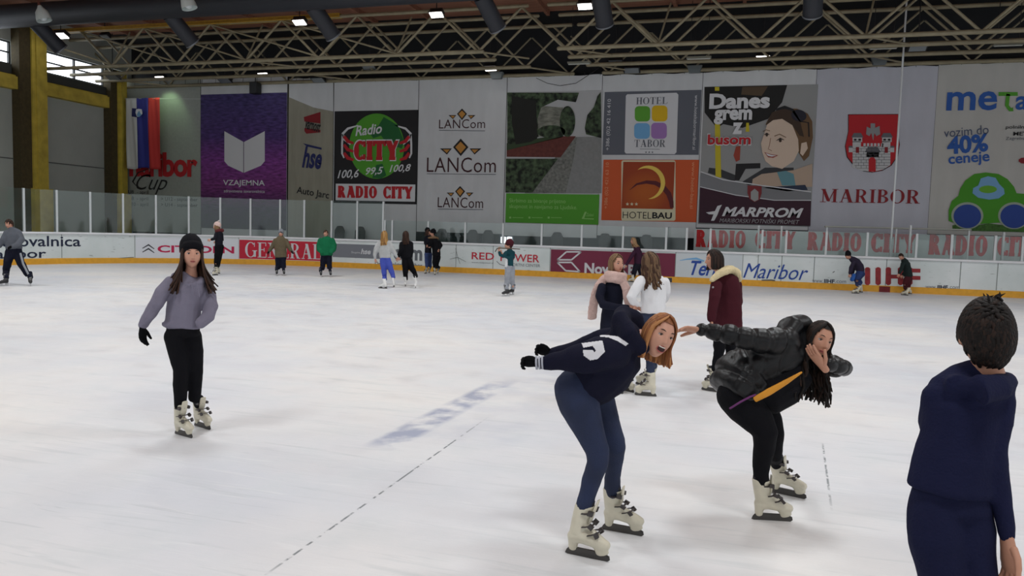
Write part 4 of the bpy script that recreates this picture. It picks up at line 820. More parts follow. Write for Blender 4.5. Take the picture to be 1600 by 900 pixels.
def hand_prims(mb, wrist, d, pn, s=1, curl=.35, spread=.10, thumb=1, fat=1, bend=None):
    """wrist point, pointing direction, palm normal; thumb=+1/-1 picks the side"""
    d = np.array(d)/np.linalg.norm(d); pn = np.array(pn, float); pn -= d*pn.dot(d); pn /= np.linalg.norm(pn); lat = np.cross(d, pn)*thumb
    w = np.array(wrist); q = fat
    mb.loft([w-d*.02*s, w+d*.02*s, w+d*.06*s, w+d*.092*s], [(.024*s*q, .018*s*q), (.030*s*q, .018*s*q), (.040*s*q, .016*s*q), (.039*s*q, .012*s*q)], side=lat, n=12)
    for k, (o, L) in enumerate(((.030, .066), (.010, .076), (-.010, .070), (-.029, .054))):
        p = w+d*.088*s+lat*o*s; a = 0; pts = [p-d*.01*s, p]; dd = d+lat*spread*(o/.03)
        cu = curl*(1+.15*k)
        for f in (.42, .32, .26):
            a += cu*.9; v = dd*math.cos(a)+pn*math.sin(a); v /= np.linalg.norm(v); p = p+v*L*f*1.0*s; pts.append(p)
        mb.loft(pts, [.0095*s*q, .0094*s*q, .0088*s*q, .008*s*q, .0066*s*q], n=8)
    p = w+d*.022*s+lat*.024*s; pts = [p]; v = d*.72+lat*.62+pn*.25; v /= np.linalg.norm(v); p = p+v*.036*s; pts.append(p); v = d*.88+lat*.30+pn*.3; v /= np.linalg.norm(v); p = p+v*.030*s; pts.append(p); p = p+v*.022*s+pn*.004; pts.append(p)
    mb.loft(pts, [.013*s*q, .0115*s*q, .0105*s*q, .008*s*q], n=8)

# ---- skates (toe +Y, up Z, blade bottom at z=0)
def _boot(kind, vox):
    mb = MB()
    if kind == 'rental':
        mb.loft([(0, -.055, .15), (0, -.060, .21), (0, -.062, .27), (0, -.06, .315)], [(.047, .060), (.050, .060), (.053, .062), (.055, .064)], side=(1, 0, 0), n=16, flat=True)
        mb.loft([(0, -.075, .125), (0, -.03, .140), (0, .03, .125), (0, .085, .108), (0, .125, .098)], [(.040, .052), (.046, .058), (.047, .050), (.046, .040), (.036, .030)], side=(1, 0, 0), n=16)
        mb.loft([(0, -.08, .12), (0, -.085, .08), (0, -.085, .045)], [(.038, .045), (.028, .032), (.020, .030)], side=(1, 0, 0), n=14)
        mb.loft([(0, .085, .10), (0, .10, .065), (0, .105, .045)], [(.038, .05), (.028, .042), (.018, .045)], side=(1, 0, 0), n=14)
        mb.loft([(0, -.09, .085), (0, 0, .100), (0, .09, .085)], [(.03, .012)]*3, side=(1, 0, 0), n=12)
    elif kind == 'figure':
        mb.loft([(0, -.06, .13), (0, -.065, .2), (0, -.065, .29)], [(.044, .055), (.046, .056), (.052, .062)], side=(1, 0, 0), n=16, flat=True)
        mb.loft([(0, -.085, .10), (0, -.02, .115), (0, .05, .10), (0, .12, .085)], [(.038, .04), (.042, .045), (.043, .035), (.034, .022)], side=(1, 0, 0), n=16)
        mb.box((0, -.085, .072), (.06, .065, .05)); mb.box((0, .06, .066), (.07, .14, .02))
    else:
        mb.loft([(0, -.06, .13), (0, -.065, .2), (0, -.062, .29)], [(.046, .056), (.048, .058), (.054, .066)], side=(1, 0, 0), n=16, flat=True)
        mb.loft([(0, -.085, .105), (0, -.02, .115), (0, .05, .105), (0, .12, .09)], [(.038, .045), (.044, .05), (.044, .038), (.038, .028)], side=(1, 0, 0), n=16)
    v, nr, f = remesh_np(mb, vox, 3); return v, f
BOOT = {}
def boot_parts(kind, near):
    k = (kind, near)
    if k in BOOT: return BOOT[k]
    body = _boot(kind, .007 if near else .014); parts = {}
    bl = MB()
    if kind == 'rental':
        bl.prism([(-.135, .006), (-.12, 0), (.14, 0), (.155, .012), (.150, .034), (.12, .046), (.07, .046), (.05, .034), (-.05, .034), (-.06, .046), (-.11, .046), (-.125, .03)], (-.003, 0, 0), (0, 1, 0), (0, 0, 1), (.006, 0, 0))
        bl.prism([(-.115, .028), (.14, .028), (.13, .050), (-.11, .050)], (-.009, 0, 0), (0, 1, 0), (0, 0, 1), (.018, 0, 0))
    else:
        bl.prism([(-.14, .004), (-.12, 0), (.14, 0), (.165, .014), (.16, .03), (-.12, .028)], (-.003, 0, 0), (0, 1, 0), (0, 0, 1), (.006, 0, 0))
        for y in (-.085, .075): bl.box((0, y, .045), (.024, .07, .04))
    parts['blade'] = (bl.v, bl.f)
    if kind == 'rental':
        b = MB()
        for (y, z, w, t, a) in ((-.035, .275, .118, .03, .1), (-.012, .20, .112, .026, .5), (.035, .158, .104, .024, .9)):
            ca, sa = math.cos(a), math.sin(a); R = np.array([[1, 0, 0], [0, ca, sa], [0, -sa, ca]])
            b.loft([np.array([-w/2*math.cos(q)*1.0, y+.045*math.sin(q)-.005, z-.0+.02*math.sin(q)*sa]) for q in np.linspace(-.3, math.pi+.3, 9)], [(.004, t/2.4)]*9, side=(0, -sa*.3, 1), n=6)
            b.box((.050, y+.035, z+.005), (.02, .035, t*.9), R); b.box((-.050, y+.035, z+.005), (.02, .035, t*.9), R)
        parts['buckle'] = (b.v, b.f)
        c = MB(); c.loft([(0, -.060, .300), (0, -.06, .335)], [(.052, .060), (.048, .056)], side=(1, 0, 0), n=16, flat=True); parts['liner'] = (c.v, c.f)
        g = MB(); g.loft([(0, -.002, .22), (0, .008, .29), (0, .016, .345)], [(.032, .010), (.036, .009), (.030, .006)], side=(1, 0, 0), n=10); parts['tongue'] = (g.v, g.f)
    else:
        b = MB()
        for i in range(6): z = .14+.025*i; y = .035-.012*i if i < 3 else .0-.004*i; b.loft([(-.026, y+.012, z+.004), (0, y+.022, z+.01), (.026, y+.012, z+.004)], [.003]*3, n=5)
        parts['laces'] = (b.v, b.f)
    BOOT[k] = (body, parts); return BOOT[k]
KC = {'rental': mat('cream_plastic_boot', (206, 200, 180), .32, var=.07, vscale=14), 'figure': mat('white_leather_boot', (218, 218, 216), .45), 'hockey': mat('black_hockey_boot', (24, 25, 28), .5)}
M_blade = mat('dark_steel_blade', (78, 76, 74), .35, .7); M_buck = mat('dark_buckle', (54, 48, 48), .45); M_lin = mat('dark_liner', (40, 40, 46), .9); M_wblade = mat('white_blade_holder', (190, 192, 194), .4); M_lace = mat('white_lace', (190, 190, 188), .8)
def skate(P, kind, heel, toe, lean, s, z0=0, pitch=0, name=None):
    s *= .87 if kind == 'rental' else .98
    heel = np.array(heel, float); toe = np.array(toe, float); y = toe-heel; y[2] = 0; y /= np.linalg.norm(y); x = np.cross(y, [0, 0, 1]); c = (heel+toe)/2; c[2] = z0
    zz = np.array([0, 0, 1.])
    if pitch: y2 = y*math.cos(pitch)-zz*math.sin(pitch); zz = zz*math.cos(pitch)+y*math.sin(pitch); y = y2
    R = np.stack([x, y, zz], 1); O = P.O
    def X(v):
        v = np.array(v, float)*s; v = v.copy(); k = np.clip(v[:, 2]-.13*s, 0, None)
        w = v @ R.T+c; return w+np.outer(k, [lean[0], lean[1], 0])-O
    (bv, bf), parts = boot_parts(kind, P.near)
    mb = MB(); mb.add(X(bv), bf); b = mb.build('skate', KC[kind], P.root, True)
    for n, (pv, pf) in parts.items():
        if not P.near and n in ('tongue', 'liner', 'laces'): 
            if n != 'laces' : continue
        mm = {'blade': M_blade if kind != 'hockey' else M_wblade, 'buckle': M_buck, 'liner': M_lin, 'tongue': KC['rental'], 'laces': M_lace}[n]
        mb = MB(); mb.add(X(pv), pf); mb.build(n, mm, b, n in ('tongue', 'liner', 'laces'))
    return X([(0, -.06, .20)])[0]+O, X([(0, -.06, .31)])[0]+O

class Person:
    def __init__(s, D, label, group=None, near=False, vox=None):
        s.D = D; s.near = near; s.k = D/F; s.vox = vox or (.009 if near else .016); s.body = MB(); s.raw = MB(); s.label = label; s.group = group; s.root = None
    def p(s, x, y, dz=0): return pd(x, y, s.D+dz)
    def L(s, lst):
        """[(px,py,dz,rw_px[,rd_px])] -> points, radii"""
        return [s.p(*q[:3]) for q in lst], [(q[3]*s.k, (q[4] if len(q) > 4 else q[3])*s.k) for q in lst]
    def start(s, feet):
        c = np.mean([np.array(f) for f in feet], 0); c[2] = 0; s.root = thing('person', s.label, 'person', c, s.group); s.O = c
    def flesh(s, lst, side=None, f=.8):
        pts, r = s.L(lst); s.body.loft(pts, [(a*f, b*f) for a, b in r], side=side, n=14, capf=.3 if side is not None else 1)
    def cloth(s, name, parts, m, fold=.006, fs=14, smooth=4, quilt=None, extra=None, vox=None, seed=1, parent=None):
        mb = MB()
        for lst, side in parts:
            pts, r = s.L(lst); mb.loft(pts, r, side=side, n=16, capf=.25 if side is not None else 1)
        if extra: extra(mb)
        v, nr, f = remesh_np(mb, vox or s.vox, smooth)
        if fold: v = folds(v, nr, fold, fs, seed)
        if quilt:
            best = np.full(len(v), 1e9); g = np.zeros(len(v))
            for lst, pitch in quilt:
                pts = [s.p(*q[:3]) for q in lst]; acc = 0
                for a, b in zip(pts[:-1], pts[1:]):
                    d = b-a; Ln = np.linalg.norm(d); t = np.clip((v-a) @ d/Ln**2, 0, 1); dist = np.linalg.norm(v-(a+np.outer(t, d)), axis=1)
                    ph = ((acc+t*Ln)/pitch) % 1; val = -np.exp(-((ph-.5)/.13)**2)+.3; m_k = dist < best; g[m_k] = val[m_k]; best[m_k] = dist[m_k]; acc += Ln
            v = v+nr*(g*.011)[:, None]
        o = MB(); o.add(v-s.O, f); return o.build(name, m, parent or s.root, True)
    def head(s, c, face, up, sc=1.0, skin=None, res=None, mouth=None, eyes=True, neck=None, iris=None):
        s.hc = s.p(*c); y = cv(*face); z = cv(*up); z = z-y*z.dot(y); z /= np.linalg.norm(z); x = np.cross(y, z); s.R = np.stack([x, y, z], 1); s.hs = sc
        V, f = head_verts(res or ((88, 72) if s.near else (28, 22)), sc, 1 if mouth == 'open' else 0)
        s.raw.add(V @ s.R.T+s.hc, f)
        for sg in (-1, 1):   # ears
            e = s.hl(sg*.072, -.008, -.004); s.raw.ball(e, (.010*sc, .020*sc, .031*sc), s.R, 12, 8)
        if neck is not None: a = s.hl(0, -.020, -.06); b = s.p(*neck); s.raw.loft([a, (a+b)/2, b], [.046*sc, .044*sc, .056*sc], n=14)
        s.facebits = (mouth, eyes)
    def hl(s, x, y, z): return s.hc+s.R @ (np.array([x, y, z])*s.hs)
    def finish(s, skin):
        v, nr, f = remesh_np(s.body, .012 if s.near else .022, 3)
        b = MB(); b.add(v-s.O, f); b.add([np.array(p)-s.O for p in s.raw.v], s.raw.f); b.build('body', skin, s.root, True)
        mouth, eyes = s.facebits; sc = s.hs; far = not s.near
        for sg in (-1, 1) if eyes else ():
            m = MB(); m.ball(s.hl(sg*.031, .0685, .012), np.array((.0150, .0125, .0068))*sc, s.R, 14, 10); e = m.build('eye', M_eye, s.root, True, s.O)
            m = MB(); m.ball(s.hl(sg*.031+.001, .0785, .012), np.array((.0064, .0034, .0062))*sc, s.R, 12, 8); m.build('iris', M_iris, e, True, s.O)
            m = MB(); m.loft([s.hl(sg*.031+q, .0825-abs(q)*.26-max(0, q*sg)*.25, .0172-abs(q)*.26) for q in (-.016, -.008, 0, .008, .016)], [(.0012*sc, .001*sc)]+[(.0022*sc, .002*sc)]*3+[(.0012*sc, .001*sc)], n=6); m.build('eyelash', M_brow, s.root, True, s.O)
            m = MB(); m.loft([s.hl(sg*(.016+q), .0885-q*.35, .034+.006*math.sin(q*90)) for q in (0, .010, .020, .030)], [.0022*sc, .0034*sc, .003*sc, .0014*sc], n=6); m.build('eyebrow', M_brow, s.root, True, s.O)
        if mouth == 'open':
            m = MB(); m.ball(s.hl(0, .080, -.062), np.array((.022, .011, .016))*sc, s.R); m.build('mouth', M_mouth, s.root, True, s.O)
            m = MB(); m.loft([s.hl(q, .0915-abs(q)*.42, -.0515+abs(q)*.1) for q in (-.017, -.009, 0, .009, .017)], [(.0035*sc, .003*sc)]*5, n=8); m.build('teeth', M_teeth, s.root, True, s.O)
            m = MB(); m.loft([s.hl(.024*math.cos(a), .0905-.014*abs(math.cos(a)), -.062+.0165*math.sin(a)) for a in np.linspace(0, 2*math.pi, 19)], [.0034*sc]*19, n=6); m.build('lips', M_lip, s.root, True, s.O)
        elif mouth:
            m = MB(); m.loft([s.hl(q, .0945-abs(q)*.42, -.0505-abs(q)*.10+(.0015 if q else 0)) for q in (-.022, -.011, 0, .011, .022)], [(.001, .001), (.0034*sc, .003*sc), (.003*sc, .003*sc), (.0034*sc, .003*sc), (.001, .001)], n=8)
            m.loft([s.hl(q, .0935-abs(q)*.42, -.0590+abs(q)*.14) for q in (-.020, -.010, 0, .010, .020)], [(.001, .001), (.004*sc, .004*sc), (.0046*sc, .004*sc), (.004*sc, .004*sc), (.001, .001)], n=8); m.build('lips', M_lip, s.root, True, s.O)
            m = MB(); m.loft([s.hl(q, .0965-abs(q)*.42, -.0548) for q in (-.018, -.009, 0, .009, .018)], [.0013*sc]*5, n=6); m.build('mouth_line', M_mouth, s.root, True, s.O)
    def hair(s, m1, m2, fall, length, n=150, w=.015, end=62, curl=0, spread=.25, seed=2, flare=None, inflate=1.07, ear=98, side_bias=None, tip=.35, jitter=.25, hl_z=.062, crop=None):
        rng = random.Random(seed); mb = MB(); sc = s.hs; fall = np.array(fall)/np.linalg.norm(fall)
        nu, nv = (40, 28) if s.near else (20, 14); vs = []; a_, b_, c_ = .072*1.06, .094*1.05, .112*1.05
        for i in range(nv+1):
            al = math.pi*i/nv-math.pi/2
            for j in range(nu): be = 2*math.pi*j/nu+math.pi/2; vs.append((a_*math.cos(al)*math.cos(be), b_*math.cos(al)*math.sin(be), c_*math.sin(al)))
        fs = []
        for i in range(nv):
            for j in range(nu):
                q = (i*nu+j, i*nu+(j+1) % nu, (i+1)*nu+(j+1) % nu, (i+1)*nu+j); c = np.mean([vs[k] for k in q], 0)
                if c[1] > .1*b_ and c[2] < hl_z+.030*(1-min(1, abs(c[0])/.07))*0+(.02 if c[1] > .05 else 0)-(.0 if abs(c[0]) < .045 else .03): continue
                if c[2] < (-.05 if not crop else (-.078 if c[1] < -.03 else (-.02 if c[1] < .0 else .02))): continue
                fs.append(q)
        mb.add([s.hl(*v) for v in vs], fs)
        K = 12 if s.near else 8
        for i in range(n):
            sg = 1 if rng.random() < .5 else -1
            if side_bias: sg = 1 if rng.random() < side_bias else -1
            ph0 = rng.uniform(4, 178); ph1 = max(end, ph0) if ph0 < 120 else ph0
            ph1 = end+(178-end)*((ph0-4)/174)**.9; r = inflate+rng.uniform(-.02, .05); pts = []; eear = ear if not crop else crop[0]+(crop[1]-crop[0])*max(0, min(1, (ph1-75)/90))+rng.uniform(-7, 5)
            top = 4+rng.uniform(0, 10)
            for k in range(7):
                th = math.radians(top+(eear-top)*k/6); f = k/6; ph = math.radians(ph0*.75+(ph1-ph0*.75)*min(1, f*1.5)**.8)
                c = np.array([sg*.072*math.sin(ph)*math.sin(th)*r+sg*.002, .094*math.cos(ph)*math.sin(th)*r, .112*math.cos(th)*r])
                pts.append(s.hl(*c))
            out = (pts[-1]-s.hc); out -= fall*out.dot(fall); out /= max(1e-6, np.linalg.norm(out)); d = pts[-1]-pts[-2]; d /= np.linalg.norm(d); p = pts[-1]; Ln = length*rng.uniform(1-jitter, 1.05)
            cph = rng.uniform(0, 6); jit = np.array([rng.gauss(0, 1), rng.gauss(0, 1), rng.gauss(0, .4)])*spread*.35; fl = np.array(flare(sg, ph1)) if flare else 0
            wv = np.cross(fall, out)
            for k in range(K):
                f = (k+1)/K; g = d*(1-min(1, f*2.2))+fall*min(1, f*2.2)+out*spread*.4*f+jit*f+fl*f
                g /= np.linalg.norm(g); p = p+g*Ln/K+curl*wv*math.cos(cph+f*15)*.012+curl*out*math.sin(cph+f*15)*.01; pts.append(p)
            k = len(pts); rad = [(w*sc*(.5+.5*min(1, j/4))*(1 if j < k-5 else (1-(j-k+5)/5*(1-tip))), w*sc*.40) for j in range(k)]
            mb.cur = 0 if rng.random() < .6 else 1; mb.loft(pts, rad, side=np.cross(out, fall), n=6 if s.near else 5)
        return mb.build('hair', [m1, m2], s.root, True, s.O)
    def crophair(s, m1, m2, n=420, L=.04, w=.007, seed=1, top=.119):
        rng = random.Random(seed); mb = MB(); sc = s.hs; nu, nv = (40, 28) if s.near else (20, 14); vs = []
        for i in range(nv+1):
            al = math.pi*i/nv-math.pi/2
            for j in range(nu): be = 2*math.pi*j/nu+math.pi/2; vs.append((.077*math.cos(al)*math.cos(be), .099*math.cos(al)*math.sin(be), .118*math.sin(al)))
        ok = lambda x, y, z: z > (.066 if y > .045 else .030 if y > .012 else .012 if y > -.030 else -.035 if y > -.05 else -.072)
        fs = [q for i in range(nv) for j in range(nu) for q in [(i*nu+j, i*nu+(j+1) % nu, (i+1)*nu+(j+1) % nu, (i+1)*nu+j)] if ok(*np.mean([vs[k] for k in q], 0))]
        mb.add([s.hl(*v) for v in vs], fs); k = 0
        while k < n:
            u = np.array([rng.gauss(0, 1) for _ in range(3)]); u /= np.linalg.norm(u); p = u*[.076, .098, .117]
            if not ok(*p): continue
            k += 1; nr = u/np.array([.076, .098, .117]); nr /= np.linalg.norm(nr); zn = max(0, u[2]); g = np.array([rng.gauss(0, .35), zn*.9+rng.gauss(0, .3), -(1-zn)*1.2-.1]); g -= nr*g.dot(nr); g /= np.linalg.norm(g); pts = []; q = p.copy(); l = L*rng.uniform(.6, 1.2)
            for j in range(5):
                f = j/4; x = p+g*l*f; x = x/np.linalg.norm(x/np.array([.076, .098, .117]))*(1+.06*math.sin(math.pi*min(1, f*.8+.1))); pts.append(s.hl(*x))
            mb.cur = 0 if rng.random() < .7 else 1; mb.loft(pts, [(w*.7*sc, w*.5*sc), (w*sc, w*.55*sc), (w*sc, w*.5*sc), (w*.8*sc, w*.4*sc), (w*.3*sc, w*.2*sc)], side=np.cross(s.R @ g, s.R @ nr), n=5)
        return mb.build('hair', [m1, m2], s.root, True, s.O)
    def beanie(s, m, brim=.035, zc=.03, sc=1.0, slouch=(0, -.02, .03), pom=None, name='knit_hat', tilt=.22):
        mb = MB(); pts = []; rad = []; R0 = s.R; ct, st = math.cos(tilt), math.sin(tilt); s.R = R0 @ np.array([[1, 0, 0], [0, ct, -st], [0, st, ct]])
        for q, (r, z) in enumerate(((1.06, .0), (1.10, .025), (1.08, .05), (1.0, .08), (.82, .105), (.5, .125), (.2, .132))):
            f = q/6; pts.append(s.hl(slouch[0]*f, -.008+slouch[1]*f, zc+z+slouch[2]*f)); rad.append((.079*r*s.hs*sc, .100*r*s.hs*sc))
        mb.loft(pts, rad, side=s.R[:, 0], n=28 if s.near else 16)
        mb.loft([s.hl(0, -.006, zc-.012), s.hl(0, -.006, zc+brim*.5), s.hl(0, -.008, zc+brim)], [(.083*s.hs*sc, .103*s.hs*sc), (.087*s.hs*sc, .107*s.hs*sc), (.084*s.hs*sc, .104*s.hs*sc)], side=s.R[:, 0], n=28 if s.near else 16, flat=True)
        h = mb.build(name, m, s.root, True, s.O)
        if pom: b = MB(); b.ball(s.hl(slouch[0], slouch[1]-.01, zc+.15+slouch[2]), .042*s.hs); b.build('pompom', pom, h, True, s.O)
        s.R = R0; return h
    def decal(s, name, obj, polys, m, step=.8, off=.003):
        """print on a garment, following its surface"""
        from mathutils.bvhtree import BVHTree
        bvh = BVHTree.FromPolygons([v.co for v in obj.data.vertices], [tuple(p.vertices) for p in obj.data.polygons])
        o = Vector(P0-s.O); idx = {}; V = []; Fc = []
        def inside(x, y, pl):
            c = False; n = len(pl)
            for i in range(n):
                x1, y1 = pl[i]; x2, y2 = pl[(i+1) % n]
                if (y1 > y) != (y2 > y) and x < (x2-x1)*(y-y1)/(y2-y1)+x1: c = not c
            return c
        def vert(i, j):
            if (i, j) not in idx:
                r = Vector(ray(i*step, j*step)).normalized(); h = bvh.ray_cast(o, r)
                if h[0] is None: idx[(i, j)] = None
                else: idx[(i, j)] = len(V); n = h[1] if h[1].dot(r) < 0 else -h[1]; V.append(np.array(h[0]+n*off)+s.O)
            return idx[(i, j)]
        for pl in polys:
            xs = [p[0] for p in pl]; ys = [p[1] for p in pl]
            for i in range(int(min(xs)/step), int(max(xs)/step)+1):
                for j in range(int(min(ys)/step), int(max(ys)/step)+1):
                    if inside((i+.5)*step, (j+.5)*step, pl):
                        q = [vert(i, j), vert(i+1, j), vert(i+1, j+1), vert(i, j+1)]
                        if None not in q: Fc.append(tuple(q))
        mb = MB(); mb.add(V, Fc); return mb.build(name, m, s.root, True, s.O)
    def glove(s, wrist, d, pn, m, sc=1, **k):
        mb = MB(); w = s.p(*wrist); hand_prims(mb, w, cv(*d), cv(*pn), sc, fat=1.18, **k); return mb.build('glove', m, s.root, True, s.O)
    def hand(s, wrist, d, pn, sc=1, **k): hand_prims(s.raw, s.p(*wrist), cv(*d), cv(*pn), sc, **k)
    def leg(s, lst, kind, heel, toe, ss=1, z0=0, pitch=0, dz=None):
        """returns garment chain ending in the boot"""
        h = pz(*heel, z0); t = pz(*toe, z0); kn = s.p(*lst[-1][:3]); c = (h+t)/2
        y = t-h; y /= np.linalg.norm(y); ank = c-y*.052*ss+np.array([0, 0, .13*ss+z0]); d = kn-ank; lean = np.clip(d[:2]/max(.1, d[2]), -.55, .55)
        a, b = skate(s, kind, h, t, lean, ss, z0, pitch)
        return a, b
ONE = lambda lst: (lst, None)
RT = CR; TW = cv(0, 0, 1)
def dress(P, torso, tside, arms, legs, feet, kind, top, bottom, ss=1, topname='hoodie', botname='trousers', fold=.005, fs=15, quilt=None, pelvis=None, extra=None, z0=(0, 0), pitch=(0, 0), seed=1, topfold=None, botfold=None, topvox=None):
    """torso list from hem up to neck; arms/legs lists; feet [(heel px, toe px)]"""
    P.start([pz(*f[0]) for f in feet]+[pz(*f[1]) for f in feet])
    P.flesh(torso, tside, .74)
    for a in arms: P.flesh(a, None, .66)
    P.top = P.cloth(topname, [(torso, tside)]+[(a, None) for a in arms], top, topfold if topfold is not None else fold, fs, quilt=quilt, extra=extra, seed=seed, vox=topvox)
    pel = pelvis or [torso[0]]
    mb = MB(); pts, r = P.L(pel)
    if len(pts) == 1: pts = [pts[0]-[0, 0, .02], pts[0]+[0, 0, .02]]; r = r*2
    mb.loft(pts, [(a*.93, b*.93) for a, b in r], side=tside, n=16, capf=.3); P.body.loft(pts, [(a*.78, b*.78) for a, b in r], side=tside, n=12, capf=.3)
    for i, (lg, ft) in enumerate(zip(legs, feet)):
        a, b = P.leg(lg, kind, ft[0], ft[1], ss, z0[i], pitch[i])
        pp, rr = P.L(lg); pp.append(b+(pp[-1]-b)*.12); rr.append((.050*ss, .050*ss)); pp.append(b*.5+a*.5 if kind != 'hockey' else a); rr.append((.042*ss, .046*ss) if kind != 'hockey' else (.062*ss, .07*ss))
        mb.loft(pp, rr, side=tside if tside is not None else None, n=14); P.body.loft(pp, [(x*.8, y*.8) for x, y in rr], n=12)
    v, nr, f = remesh_np(mb, P.vox, 4)
    if (botfold if botfold is not None else fold): v = folds(v, nr, botfold if botfold is not None else fold, fs*1.2, seed+3)
    o = MB(); o.add(v-P.O, f); o.build(botname, bottom, P.root, True)

black = fab('black_knit', (20, 20, 24)); glv = fab('black_glove', (14, 14, 17)); leggings = fab('black_leggings', (17, 17, 21), var=.03)
H_dark = mat('dark_brown_hair', (46, 31, 25), .62, spec=.2, var=.3, vscale=60, stretch=(1, 1, .1)); H_dark2 = mat('dark_brown_hair_streak', (66, 45, 35), .62, spec=.2)
H_blk = mat('near_black_hair', (22, 17, 15), .6, spec=.2, var=.3, vscale=60, stretch=(1, 1, .1)); H_blk2 = mat('near_black_hair_streak', (42, 29, 23), .6, spec=.2)
H_gin = mat('copper_blond_hair', (134, 84, 52), .6, spec=.25, var=.3, vscale=60, stretch=(1, 1, .1)); H_gin2 = mat('copper_blond_hair_light', (176, 122, 76), .6, spec=.25)
H_bl = mat('dark_blond_hair', (104, 80, 58), .6, spec=.25, var=.25, vscale=60, stretch=(1, 1, .1)); H_bl2 = mat('dark_blond_hair_light', (142, 112, 80), .6, spec=.25)
DOWN = np.array([0, 0, -1.])

# ------------------------------------------------------------------ A: girl in the lavender hoodie
P = Person(6.13, 'girl in black beanie, lavender grey hoodie and black leggings skating alone at left', 'skaters on the ice', near=True)
hood = fab('lavender_grey_fleece', (122, 118, 134), var=.05)
torso = [(285, 511, 0, 31, 23), (286, 492, 0, 29, 22), (288, 470, 0, 29, 21), (291, 450, 0, 33, 22), (294, 437, 0, 31, 17), (298, 431, 0, 15, 13)]
aa = [(267, 443, -.06, 12), (254, 457, -.10, 12), (245, 474, -.13, 11.5), (233, 493, -.12, 10), (224, 507, -.09, 8)]
ab = [(320, 446, .06, 11.5), (326, 462, .06, 11.5), (329, 480, .0, 12), (324, 495, -.06, 10.5), (314, 504, -.10, 9)]
def exA(mb):
    pts, r = P.L([(285, 503, 0, 32, 24), (285, 510, 0, 30, 22)]); mb.loft(pts, r, side=RT, n=20, flat=True)
    mb.loft([P.p(276, 436, .05), P.p(284, 430, .12), P.p(298, 427, .15), P.p(313, 431, .12), P.p(319, 438, .04), P.p(312, 442, -.07), P.p(299, 446, -.10)], [.035, .045, .05, .045, .035, .025, .02], n=10)
    mb.loft([P.p(276, 436, .05), P.p(284, 441, -.06), P.p(297, 446, -.11)], [.035, .028, .02], n=10)
dress(P, torso, cv(1, 0, .35), [aa, ab], [[(274, 526, -.03, 17), (278, 548, -.04, 15.5), (283, 578, -.05, 12), (282, 600, -.03, 11.5), (282, 622, -.02, 10)], [(299, 526, .04, 16), (304, 550, .04, 13.5), (306, 580, .03, 11), (305, 604, .06, 10.5), (304, 622, .1, 9.5)]],
      [((272, 677), (300, 685)), ((302, 664), (329, 672))], 'rental', hood, leggings, .93, fold=.0045, pelvis=[(286, 522, 0, 29, 23), (286, 505, 0, 30, 22)], extra=exA, botfold=.0015, topfold=.006)
P.head((300, 398.5, -.03), (.46, -.04, .88), (.02, 1, 0), .94, neck=(298, 430, .02), mouth='closed')
P.glove((223, 511, -.09), (.05, -1, .1), (.8, 0, .2), glv, .93, curl=.25, thumb=-1)
P.hair(H_dark, H_dark2, DOWN, .30, n=380, w=.015, end=66, spread=.45, flare=lambda sg, ph: CR*(-.30*sg+.10)-CF*.20, seed=3, ear=94, inflate=1.12, tip=.12, jitter=.35)
P.beanie(black, zc=.038, sc=1.09, slouch=(.016, -.05, .014), brim=.045, tilt=.36)
for dx in (0, 9):
    mb = MB(); mb.loft([P.p(299+dx*.9, 441, -.135), P.p(301+dx, 452, -.155), P.p(302+dx*1.1, 464, -.155)], [.0035]*3, n=6); mb.build('drawstring', hood, P.root, True, P.O)
P.finish(SK)

# ------------------------------------------------------------------ B: laughing girl bent forward
P = Person(4.2, 'laughing girl with copper bob bending forward in navy hoodie and blue jeans', 'skaters on the ice', near=True)
navy_h = fab('navy_fleece', (24, 25, 42), var=.05); jeans = mat('blue_denim', (28, 39, 68), .85, bump=.3, bscale=220, var=.25, vscale=6)
sideB = cv(-.35, -.2, .92)
torso = [(908, 604, 0, 50, 42), (927, 589, 0, 53, 48), (951, 570, 0, 54, 48), (971, 549, -.02, 50, 41), (984, 533, -.04, 36, 28), (1000, 526, -.06, 17, 17)]
aa = [(960, 552, -.17, 27), (935, 552, -.20, 28), (905, 560, -.20, 24), (880, 563, -.18, 17), (856, 566, -.15, 12), (848, 567, -.15, 10)]
ab = [(965, 530, .17, 24), (935, 538, .2, 22), (905, 544, .2, 17), (880, 549, .18, 12), (862, 552, .16, 9)]
def exB(mb):
    mb.loft([P.p(1001, 543, -.14), P.p(984, 527, -.17), P.p(968, 507, -.08), P.p(972, 497, .03), P.p(990, 504, .1), P.p(1003, 520, .1)], [(.05, .05), (.075, .055), (.085, .06), (.085, .06), (.075, .05), (.045, .04)], n=14)
    mb.loft([P.p(975, 535, -.05), P.p(972, 512, -.03), P.p(968, 500, -.02)], [.11, .08, .05], n=14)
dress(P, torso, sideB, [aa, ab], [[(898, 608, -.07, 33), (905, 634, -.09, 32), (919, 668, -.12, 25), (934, 706, -.17, 18), (934, 724, -.17, 16.5), (924, 752, -.14, 15.5), (917, 775, -.13, 13.5)], [(925, 612, .08, 32), (938, 640, .08, 28), (954, 676, .04, 20), (962, 702, .02, 17), (960, 722, .05, 15), (957, 745, .09, 12.5)]],
      [((880, 863), (951, 878)), ((938, 826), (1003, 838))], 'rental', navy_h, jeans, .98, fold=.008, fs=11, pelvis=[(905, 606, 0, 38, 34), (918, 590, 0, 40, 36)], extra=exB, topfold=.010, botfold=.004)
P.head((1029, 525, -.10), (.27, -.10, .95), (.40, .90, .06), .98, neck=(1000, 530, -.05), mouth='open')
P.glove((841, 567, -.14), (-.95, .12, .1), (0, -.6, .8), glv, .78, curl=.65, spread=.3, thumb=1)
P.glove((860, 552, .16), (-.9, .35, 0), (0, -.5, .8), glv, .74, curl=.65, spread=.3, thumb=1)
